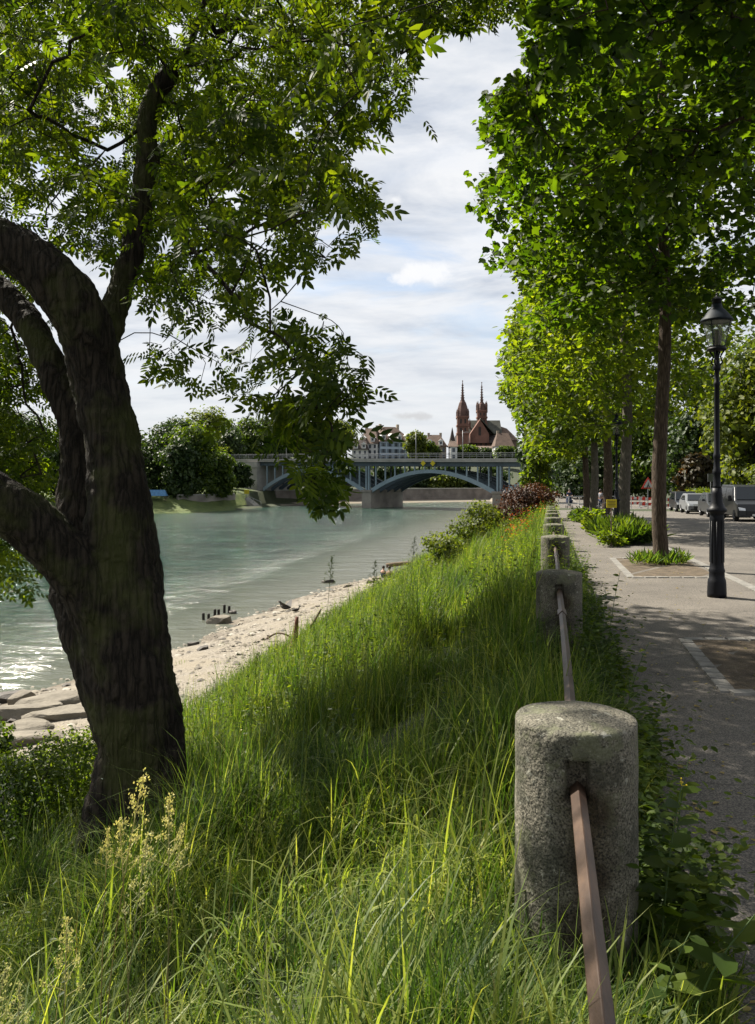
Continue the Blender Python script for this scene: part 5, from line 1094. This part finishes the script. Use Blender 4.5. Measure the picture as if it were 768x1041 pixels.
for i, (x, y, s, rz, m_, lab) in enumerate(RK):
    p = on_beach(x, y); o = rock(i+3, s, m_, rz); o.location = (p[0], p[1], p[2]+s[2]*.35); tag(o, lab, 'rock', 'slabs on the gravel beach')
p = on_beach(224, 633); o = rock(21, (.55,.33,.26), 'rock', .3); o.location = (p[0], p[1], WATER+.1); tag(o, 'pale block standing in shallow water by the stakes', 'rock')
for i, (x, y, s, lab) in enumerate([(196,656,.22,'small dark stone at the water edge near ash trunk'),(208,660,.22,'pale stone at the water edge beside a dark one'),(237,623,.25,'flat dark stone right of the wooden stakes'),(334,592,.3,'dark stone alone out in the water'),
    (378,593,.35,'pale stone leftmost in the heap at the shore bend'),(386,595,.3,'pale stone low in the heap at the shore bend'),(384,589,.25,'small stone in the heap at the shore bend'),(353,597,.3,'flat pale stone left of the shore heap'),(356,594,.22,'little stone beside the flat pale one'),(333,637,.35,'pale boulder at the edge of the bank grass'),(337,642,.3,'second pale boulder at the edge of bank grass')]):
    p = on_beach(x, y); m_ = 'dark_rock' if 'dark' in lab else 'rock'; o = rock(40+i, (s*1.2,s*.8,s*.5), m_, i); o.location = (p[0], p[1], p[2]+s*.15); tag(o, lab, 'rock', 'stones near the shoreline')
for i, (x, y, h) in enumerate([(207,630,.55),(212,630,.5),(218,626.5,.6),(222.5,626,.55),(228,623,.7),(232.5,623,.6)]):
    p = on_beach(x, y); b = MB(); b.tube([(0,0,-.5),(.02*(i % 3),0,h*.55),(.02*(i % 3),0,h*.6)], [.075,.07,.05], 8); o = b.build('wooden_stake', M['black_wood']); o.location = (p[0], p[1], WATER)
    tag(o, 'short black wooden stake in the shallows, %s of six' % ['leftmost','second from left','third from left','fourth from left','fifth from left','rightmost'][i], 'stake', 'wooden stakes in the water')
dw = [(302,664,[(-.5,0,0),(-.1,0,.35),(.0,.05,1.15)],.09,'red_wood','reddish upright driftwood stump on the bank edge'),(306,655,[(0,0,.2),(.4,.1,.7),(.75,.15,1.3)],.05,'driftwood','leaning bare driftwood branch above the beach'),
      (284,652,[(-.5,0,.1),(-.1,.1,.3),(.3,0,.25),(.55,.1,.05)],.035,'driftwood','curved thin driftwood branch lying on gravel'),(298,669,[(-.15,0,0),(0,0,.4)],.13,'red_wood','short red-brown stump below the leaning branch'),(415,577,[(-1.6,0,.15),(0,.1,.3),(1.6,.2,.2)],.14,'driftwood','long driftwood log at the water beside tall grass')]
for (x, y, pts, r0, m_, lab) in dw:
    p = on_beach(x, y); b = MB(); P_, R_ = smooth_poly(pts, [r0*1.2]+[r0]*(len(pts)-2)+[r0*.6], 4); b.tube(P_, list(R_), 8); o = b.build('driftwood', M[m_], smooth=True); o.location = loc(p); tag(o, lab, 'driftwood')
def bird(x, y, rz, lab, s=1.0, wing=False, water=False):
    p = on_beach(x, y); r = empty('duck', loc(p), rz)
    b = MB(); P_ = [(-.30,0,.13),(-.2,0,.12),(-.05,0,.12),(.1,0,.13),(.18,0,.17),(.22,0,.25),(.25,0,.30),(.30,0,.30),(.33,0,.29)]; R_ = [.01,.06,.10,.09,.055,.035,.045,.035,.012]
    P_, R_ = smooth_poly([(q[0]*s,0,q[2]*s) for q in P_], [v*s for v in R_], 3); b.tube(P_, list(R_), 10); b.build('body', M['duck'], r, True)
    b = MB(); b.add([(.32*s,-.015*s,.285*s),(.32*s,.015*s,.285*s),(.40*s,0,.27*s),(.32*s,0,.30*s)], [(0,1,2),(0,2,3),(1,3,2),(0,3,1)]); b.build('bill', M['orange_leaf'], r)
    b = MB()
    for q in (-1, 1): b.add([(.08*s,q*.085*s,.17*s),(-.12*s,q*.10*s,.18*s),(-.28*s,q*.04*s,.15*s),(-.05*s,q*(.4 if wing else .11)*s,(.4 if wing else .11)*s)], [(0,1,3),(1,2,3),(0,3,2),(0,2,1)])
    b.build('wings', M['duck'], r)
    tag(r, lab, 'duck', 'birds at the water edge')
bird(290, 620, 2.6, 'dark duck with raised wings at the gravel edge', 1.3, True); bird(301, 622, .5, 'small dark bird standing right of the winged duck', .8)

# loose pebbles: stuff
def pebbles(n):
    Y = 11*(75/11)**rng.random(n); o = shore(Y)-.8+rng.random(n)*(-9.0-shore(Y)+.8); X = rowx(o, Y); Z = bank(o, Y)
    t = np.array([[1,0,0],[0,1,0],[-1,0,0],[0,-1,0],[0,0,.6],[.6,.6,.3],[-.6,.6,.3],[-.6,-.6,.3],[.6,-.6,.3]]); f = np.array([[0,5,4],[5,1,4],[1,6,4],[6,2,4],[2,7,4],[7,3,4],[3,8,4],[8,0,4]])
    a = rng.uniform(0, 2*PI, n); d = np.stack([np.cos(a), np.sin(a), np.zeros(n)], -1); s = .025+.15*rng.random(n)**9; nr = np.array([0,0,1.])+rng.normal(0, .15, (n,3))
    V, Fc = place(t, f, np.stack([X, Y, Z], -1), d, norm(nr), s); o_ = npmesh('pebbles', V, Fc, M['pebble']); tag(o_, 'loose pale pebbles covering the gravel beach', 'pebbles', kind='stuff')
m, nt, o_ = nmat('pebble'); gn = nt.nodes.new('ShaderNodeNewGeometry'); c_ = ramp(nt, gn.outputs['Random Per Island'], [(0,(.05,.043,.034)),(.5,(.13,.11,.08)),(.85,(.19,.165,.125)),(1,(.27,.25,.21))]); b_ = N(nt, 'ShaderNodeBsdfPrincipled'); nt.links.new(c_, b_.inputs['Base Color']); b_.inputs['Roughness'].default_value = .85; nt.links.new(b_.outputs[0], o_.inputs[0]); M['pebble'] = m
pebbles(14000)

# ------------------------------------------------------------------ cars, signs, barriers, bicycle, people
def car(name, lab, o_, Y, paint, L, Wd, H, van=False, cat='car'):
    r = empty(name, (rowx(o_, Y), Y, float(zg(Y))-.09), -.207+PI/2)     # local -x is the front, towards the camera
    hb = H*(.56 if van else .58)
    if van: prof = [(-L/2,.30),(-L/2,.62),(-L/2+.12,.98),(-L/2+.75,1.14),(-L/2+1.5,H-.10),(-L/2+1.9,H),(L/2-.25,H),(L/2-.05,H-.15),(L/2,.9),(L/2,.32)]; belt = 1.14
    else: prof = [(-L/2,.28),(-L/2,.60),(-L/2+.15,.78),(-L/2+.95,.96),(-L/2+1.75,H-.08),(-L/2+2.2,H),(L/2-.9,H-.02),(L/2-.25,H*.66),(L/2-.02,H*.60),(L/2,.34)]; belt = .96
    def half(z): return Wd/2*(1 if z < belt else 1-.17*(z-belt)/(H-belt))
    b = MB(); n = len(prof); cx = sum(p[0] for p in prof)/n
    rings = []
    for sgn in (-1, 1):
        rings.append([(x, sgn*half(z)*.94, z) for x, z in prof]); rings.append([(x*.985, sgn*half(z), z*.995+.003) for x, z in prof])
    order = [rings[1], rings[0], rings[2], rings[3]]; V_ = [v for rg in (rings[1], rings[0], rings[2], rings[3]) for v in rg]; f_ = []
    for a in range(3):
        for i in range(n): f_.append((a*n+i, a*n+(i+1) % n, (a+1)*n+(i+1) % n, (a+1)*n+i))
    f_ += [tuple(range(n))[::-1], tuple(3*n+i for i in range(n))]; b.add(V_, f_); body = b.build('body', M[paint], r, False, bevel=.03)
    # glass set 4 mm proud of the body
    def quad(nm, pts, m_, par=r, th=.012):
        q = MB(); P_ = [np.array(p, float) for p in pts]; nn = np.cross(P_[1]-P_[0], P_[2]-P_[0]); nn = nn/np.linalg.norm(nn)*th
        k = len(P_); q.add([p+nn for p in P_]+[p-nn for p in P_], [tuple(range(k)), tuple(range(2*k-1, k-1, -1))]+[(i, i+k, (i+1) % k+k, (i+1) % k) for i in range(k)]); return q.build(nm, M[m_], par)
    i0, i1 = 3, 4; (xa, za), (xb, zb) = prof[3], prof[4]; e = .05
    quad('windscreen', [(xa+.06,-half(za)*.86,za+.05),(xa+.06,half(za)*.86,za+.05),(xb-.02,half(zb)*.84,zb-.0),(xb-.02,-half(zb)*.84,zb-.0)], 'car_glass', th=.03)
    zt = H-.16
    for sg in (-1, 1):
        xs0 = xa+.55; xs1 = xb+.25; xe = L/2-(.35 if van else 1.15); xe0 = L/2-(.2 if van else .55)
        for (p0, p1, p2, p3) in ((xs0, xs1, (xs1+xe)/2-.05, (xs0+xe0)/2+.15), ((xs0+xe0)/2+.22, (xs1+xe)/2+.03, xe, xe0)):
            quad('side_window', [(p0, sg*(half(belt+.05)+.004), belt+.05),(p1, sg*(half(zt)+.004), zt),(p2, sg*(half(zt)+.004), zt),(p3, sg*(half(belt+.05)+.004), belt+.05)], 'car_glass')
        quad('headlight', [(-L/2-.01,sg*Wd*.30,.62),(-L/2-.01,sg*Wd*.46,.64),(-L/2+.06,sg*Wd*.47,.80),(-L/2+.04,sg*Wd*.30,.74)], 'lamp_lens', th=.03)
        m_ = MB(); m_.box((xs0+.15, sg*(Wd/2+.10), belt+.12), (.12,.2,.15 if not van else .3), taper=(.8,.8)); m_.build('mirror', M['black_plastic' if van else paint], r, bevel=.02)
        for wx in (-L/2+.82, L/2-.85):
            w_ = MB(); rw = .33
            prof_w = [(rw*.62,-.11),(rw*.93,-.11),(rw,-.08),(rw,.08),(rw*.93,.11),(rw*.62,.11)]; w_.lathe(prof_w, 20); wo = w_.build('wheel', M['tyre'], r, True); wo.rotation_euler = (PI/2,0,0); wo.location = (wx, sg*(Wd/2-.09), rw)
            q = MB(); q.lathe([(rw*.61,-.02),(rw*.61,.02)], 20)
            for k in range(5): a = k*2*PI/5; q.tube([(0,0,.115),(rw*.6*math.cos(a), rw*.6*math.sin(a), .10)], .03, 5)
            for k in range(5): a = k*2*PI/5; q.tube([(0,0,-.115),(rw*.6*math.cos(a), rw*.6*math.sin(a), -.10)], .03, 5)
            q.build('rim', M['rim'], wo)
    g_ = MB(); g_.box((-L/2-.01,0,.52), (.06, Wd*.55, .20)); g_.box((-L/2-.012,0,.36), (.06, Wd*.8, .1)); g_.build('grille', M['black_plastic'], r, bevel=.01)
    g_ = MB(); g_.box((-L/2-.05,0,.40), (.02,.50,.11)); g_.build('number_plate', M['plate'], r)
    tag(r, lab, cat, 'vehicles parked along the road')
car('parked_van', 'dark grey van parked at the right edge of the picture', 10.9, 45.5, 'van_grey', 5.0, 1.95, 1.97, True, 'van')
car('parked_car', 'grey car half hidden by the lamp post behind the van', 10.9, 53, 'hatch_grey', 4.3, 1.8, 1.55)
car('parked_car', 'silver-white car just left of the near lamp post', 10.9, 61, 'car_silver', 4.2, 1.78, 1.5)
car('parked_car', 'black car leftmost in the row of parked cars', 11.2, 68, 'suv_black', 4.6, 1.88, 1.66)
for i, (o_, Y, lab) in enumerate(((10.2,75,'red and white barrier board nearest the black car'),(9.4,78,'red and white barrier board in the middle of roadworks'),(8.6,81,'red and white barrier board leftmost of the roadworks'))):
    r = empty('road_barrier', (rowx(o_, Y), Y, float(zg(Y))-.09)); 
    for zz in (.35, .85):
        for k in range(6): b = MB(); b.box((-.75+.3*k, 0, zz), (.298,.04,.26)); b.build('board_panel', M['red' if k % 2 else 'white'], r)
    b = MB(); [b.tube([(x_,.04,0),(x_,.04,1.15)], .03, 6) for x_ in (-.8,.8)]; [b.box((x_,0,.03), (.2,.8,.06)) for x_ in (-.8,.8)]; b.build('stand', M['sign_metal'], r); tag(r, lab, 'barrier', 'roadworks barriers')
def tri_sign():
    Y = 74; r = empty('warning_sign', (rowx(8.9, Y), Y, float(zg(Y))-.09)); b = MB(); b.tube([(0,.05,0),(0,.05,2.7)], .035, 8); b.build('post', M['sign_metal'], r)
    def tri(s, y, nm, m_, par): q = MB(); q.add([(-s,y,2.25-s*.577),(s,y,2.25-s*.577),(0,y,2.25+s*1.155),(-s,y+.02,2.25-s*.577),(s,y+.02,2.25-s*.577),(0,y+.02,2.25+s*1.155)], [(0,1,2),(3,5,4),(0,3,4,1),(1,4,5,2),(2,5,3,0)]); return q.build(nm, M[m_], par)
    p = tri(.62, 0, 'plate', 'red', r); tri(.43, -.024, 'field', 'white', p)
    q = MB(); q.tube([(-.12,-.035,2.02),(-.02,-.035,2.2),(.02,-.035,2.36)], .04, 6); q.tube([(.0,-.035,2.2),(.14,-.035,2.02)], .035, 6); q.lathe([(.05,0),(.05,.02)], 10, (.04,-.035,2.42)); q.build('worker_symbol', M['black_plastic'], p)
    tag(r, 'triangular red-bordered roadworks warning sign on a post', 'sign')
tri_sign()
r = empty('sign_post', (rowx(12.2, 62), 62, -1.0)); b = MB(); b.tube([(0,0,0),(0,0,2.9)], .04, 8); b.build('post', M['sign_metal'], r); b = MB(); b.box((0,-.05,2.6), (.5,.03,.6)); b.build('plate', M['sign_metal'], r); tag(r, 'grey sign post rising above the black parked car', 'sign')
# yellow notice on a stake in the bed
Y = 21.6; p = W(622, 512, Y); r = empty('bed_sign', (p[0], Y, float(zg(Y)))); b = MB(); b.box((0,0,p[2]-float(zg(Y))), (.27,.02,.22)); bo = b.build('board', M['yellow'], r, bevel=.004)
b = MB(); b.tube([(0,.03,0),(0,.03,p[2]-float(zg(Y))+.05)], .014, 6); b.build('stake', M['driftwood'], r)
b = MB(); zz = p[2]-float(zg(Y)); [b.box((0.0,-.013,zz+.06-.04*k), (.2-.04*(k % 2),.003,.012)) for k in range(4)]; b.build('small_print', M['black_plastic'], bo); tag(r, 'small yellow notice on a stake in the flower bed', 'sign')
# bicycle behind the sign
def bicycle(x, Y, lab, rz):
    r = empty('bicycle', ((x-384)/F*Y, Y, float(zg(Y))), rz)
    for wx in (-.52, .52):
        w_ = MB(); pts = [(wx+.33*math.cos(a), 0, .34+.33*math.sin(a)) for a in np.linspace(0, 2*PI, 25)]; w_.tube(pts, .018, 6, cap=False); wo = w_.build('wheel', M['tyre'], r, True)
        s_ = MB(); [s_.tube([(wx,0,.34),(wx+.31*math.cos(a),0,.34+.31*math.sin(a))], .003, 3) for a in np.arange(0, 6.2, .45)]; s_.build('spokes', M['rim'], wo)
    f_ = MB(); 
    for a, b in (((-.52,.34),(-.12,.36)),((-.12,.36),(-.22,.82)),((-.22,.82),(-.52,.34)),((-.12,.36),(.38,.80)),((-.2,.76),(.36,.86)),((.36,.92),(.52,.34))): f_.tube([(a[0],0,a[1]),(b[0],0,b[1])], .016, 6)
    f_.build('frame', M['black_plastic'], r, True); h_ = MB(); h_.tube([(.36,0,.9),(.33,0,1.0)], .014, 6); h_.tube([(.30,-.28,1.02),(.34,-.1,1.02),(.34,.1,1.02),(.30,.28,1.02)], .014, 6); h_.build('handlebar', M['rim'], r, True)
    s_ = MB(); s_.box((-.26,0,.9), (.26,.15,.06), taper=(.8,.6)); s_.tube([(-.22,0,.8),(-.24,0,.88)], .012, 6); s_.build('saddle', M['black_plastic'], r, bevel=.01); tag(r, lab, 'bicycle', 'bicycles by the trees')
bicycle(628, 31.5, 'black bicycle parked beneath the distant lamp', .3); bicycle(612, 34, 'dark bicycle leaning by the dark-trunked tree', .9)
def person(lab, X, Y, z, face, top, bottom, h=1.72, stride=.18, arms='down', group='people on the promenade', hair=True):
    s = h/1.72; r = empty('person', (X, Y, z), face)
    J = dict(pelvis=(0,0,.95),spine=(0,.01,1.18),chest=(0,.01,1.36),neck=(0,0,1.48),head=(0,-.02,1.58),crown=(0,-.01,1.68),
             hl=(-.10,0,.90),kl=(-.11,-stride*.5,.50),al=(-.11,-stride+.04,.09),tl=(-.11,-stride-.12,.03),hr=(.10,0,.90),kr=(.11,stride*.2,.50),ar=(.11,stride+.06,.10),tr=(.11,stride-.08,.03),
             sl=(-.18,.01,1.40),el=(-.24,.04,1.14),wl=(-.23,-.06,.90),fl=(-.23,-.09,.81),sr=(.18,.01,1.40),er=(.24,.04,1.14),wr=(.23,-.06,.90),fr=(.23,-.09,.81))
    if arms == 'push': J.update(el=(-.23,-.08,1.16),wl=(-.20,-.34,1.08),fl=(-.18,-.42,1.06),er=(.23,-.08,1.16),wr=(.20,-.34,1.08),fr=(.18,-.42,1.06))
    R = dict(pelvis=.12,spine=.115,chest=.13,neck=.055,head=.085,crown=.06,hl=.085,kl=.055,al=.038,tl=.032,hr=.085,kr=.055,ar=.038,tr=.032,sl=.055,el=.042,wl=.028,fl=.026,sr=.055,er=.042,wr=.028,fr=.026)
    E = [('pelvis','spine'),('spine','chest'),('chest','neck'),('neck','head'),('head','crown'),('pelvis','hl'),('hl','kl'),('kl','al'),('al','tl'),('pelvis','hr'),('hr','kr'),('kr','ar'),('ar','tr'),('chest','sl'),('sl','el'),('el','wl'),('wl','fl'),('chest','sr'),('sr','er'),('er','wr'),('wr','fr')]
    def skin(nm, keys, edges, radd, mat, sub=1):
        ks = list(keys); me = bpy.data.meshes.new(nm); me.from_pydata([tuple(c*s for c in J[k]) for k in ks], [(ks.index(a), ks.index(b)) for a, b in edges], []); o = link(nm, me, r); me.materials.append(M[mat])
        md = o.modifiers.new('skin', 'SKIN'); md.use_smooth_shade = True
        for i, k in enumerate(ks): sv = me.skin_vertices[0].data[i]; sv.radius = ((R[k]+radd)*s,)*2; sv.use_root = (i == 0)
        md = o.modifiers.new('sub', 'SUBSURF'); md.levels = sub; md.render_levels = sub; return o
    body = skin('body', J.keys(), E, 0, 'skin')
    skin('shirt', ['chest','spine','pelvis','sl','el','sr','er'], [('pelvis','spine'),('spine','chest'),('chest','sl'),('sl','el'),('chest','sr'),('sr','er')], .022, top)
    skin('trousers', ['pelvis','hl','kl','al','hr','kr','ar'], [('pelvis','hl'),('hl','kl'),('kl','al'),('pelvis','hr'),('hr','kr'),('kr','ar')], .016, bottom)
    b = MB(); b.lathe([(.03*s,-.12*s),(.085*s,-.08*s),(.105*s,0),(.095*s,.06*s),(.05*s,.105*s),(.01*s,.115*s)], 12, (0,.03*s,1.62*s)); b.build('hair', M['hair'], r, True)
    tag(r, lab, 'person', group); return r
def at_ground(x, Y): return ((x-384)/F*Y, Y, float(zg(Y)))
person('person in red top walking at the left of the group', *at_ground(642.5,112), 2.9, 'red', 'cloth_navy')
person('person in teal top beside the one in red', *at_ground(654,114), -.2, 'cloth_teal', 'cloth_grey')
person('person in white top walking in the group', *at_ground(659.5,110), .1, 'white', 'red')
person('person in pale top rightmost of the walking group', *at_ground(664,113), 3.0, 'white', 'cloth_navy')
person('person in red shorts behind the white-topped walker', *at_ground(661.8,116), 3.1, 'red', 'cloth_grey')
person('person in navy pushing a pram along the path end', *at_ground(579,76), 0, 'cloth_navy', 'cloth_navy', arms='push', group='walkers on the path')
person('person in grey standing between the far tree trunks', *at_ground(611,60), 2.0, 'cloth_grey', 'cloth_navy', group='walkers on the path')
X, Y, z = at_ground(579, 75.2); r = empty('pram', (X, Y, z)); b = MB(); b.box((0,0,.62), (.45,.75,.3), taper=(1.15,1.1)); b.build('seat', M['cloth_navy'], r, bevel=.05); b = MB(); b.lathe([(.26,0),(.25,.12),(.18,.24),(.03,.3)], 12, (0,.15,.76)); b.build('hood', M['cloth_navy'], r, True)
for sx in (-.24, .24):
    for sy in (-.32, .32): w_ = MB(); w_.lathe([(.09,-.02),(.12,-.015),(.12,.015),(.09,.02)], 14); wo = w_.build('wheel', M['tyre'], r, True); wo.rotation_euler = (0,PI/2,0); wo.location = (sx,sy,.12)
b = MB(); [b.tube([(sx,-.32,.12),(sx,.1,.5),(sx,.42,1.04)], .014, 6) for sx in (-.22,.22)]; b.tube([(-.22,.42,1.04),(.22,.42,1.04)], .016, 6); b.build('frame', M['rim'], r); tag(r, 'dark pram in front of the navy-clad person on path', 'pram')
# railing across the end of the path
r = empty('railing', at_ground(585, 72)); b = MB()
for zz in (.5, 1.15): b.tube([(-2.4,0,zz),(5.0,0,zz)], .035, 6)
for k in range(9): b.tube([(-2.4+.92*k,0,0),(-2.4+.92*k,0,1.18)], .035, 6)
b.build('bars', M['white'], r); tag(r, 'pale metal railing across the far end of path', 'railing')
# people sitting on the stones at the shore
for (x, y, lab, c_) in ((390,588,'person in dark clothes sitting on the shore stones','cloth_navy'),(396,589,'person in red-brown top sitting among shore stones','red_wood')):
    p = on_beach(x, y+3); r = empty('person', loc(p), 2.6)
    J = [(0,0,.2),(0,.05,.42),(0,.03,.62),(0,0,.72),(0,-.03,.86),(-.1,-.3,.42),(-.1,-.42,.05),(.1,-.3,.42),(.1,-.42,.05),(-.18,.0,.58),(-.2,-.2,.42),(.18,0,.58),(.2,-.2,.42)]; E = [(0,1),(1,2),(2,3),(3,4),(0,5),(5,6),(0,7),(7,8),(2,9),(9,10),(2,11),(11,12)]; Rr = [.13,.12,.12,.05,.09,.065,.045,.065,.045,.05,.035,.05,.035]
    me = bpy.data.meshes.new('body'); me.from_pydata(J, E, []); o = link('body', me, r); me.materials.append(M['skin']); md = o.modifiers.new('skin', 'SKIN'); md.use_smooth_shade = True
    for i, q in enumerate(Rr): me.skin_vertices[0].data[i].radius = (q, q)
    o.modifiers.new('sub', 'SUBSURF').render_levels = 1
    me = bpy.data.meshes.new('shirt'); me.from_pydata([J[i] for i in (0,1,2,9,10,11,12)], [(0,1),(1,2),(2,3),(3,4),(2,5),(5,6)], []); o = link('shirt', me, r); me.materials.append(M[c_]); md = o.modifiers.new('skin', 'SKIN')
    for i, q in enumerate((.15,.145,.14,.065,.045,.065,.045)): me.skin_vertices[0].data[i].radius = (q, q)
    o.modifiers.new('sub', 'SUBSURF').render_levels = 1
    b = MB(); b.lathe([(.09,-.04),(.10,.02),(.06,.09),(.01,.1)], 10, (0,0,.87)); b.build('hair', M['hair'], r, True); tag(r, lab, 'person', 'people at the shore')
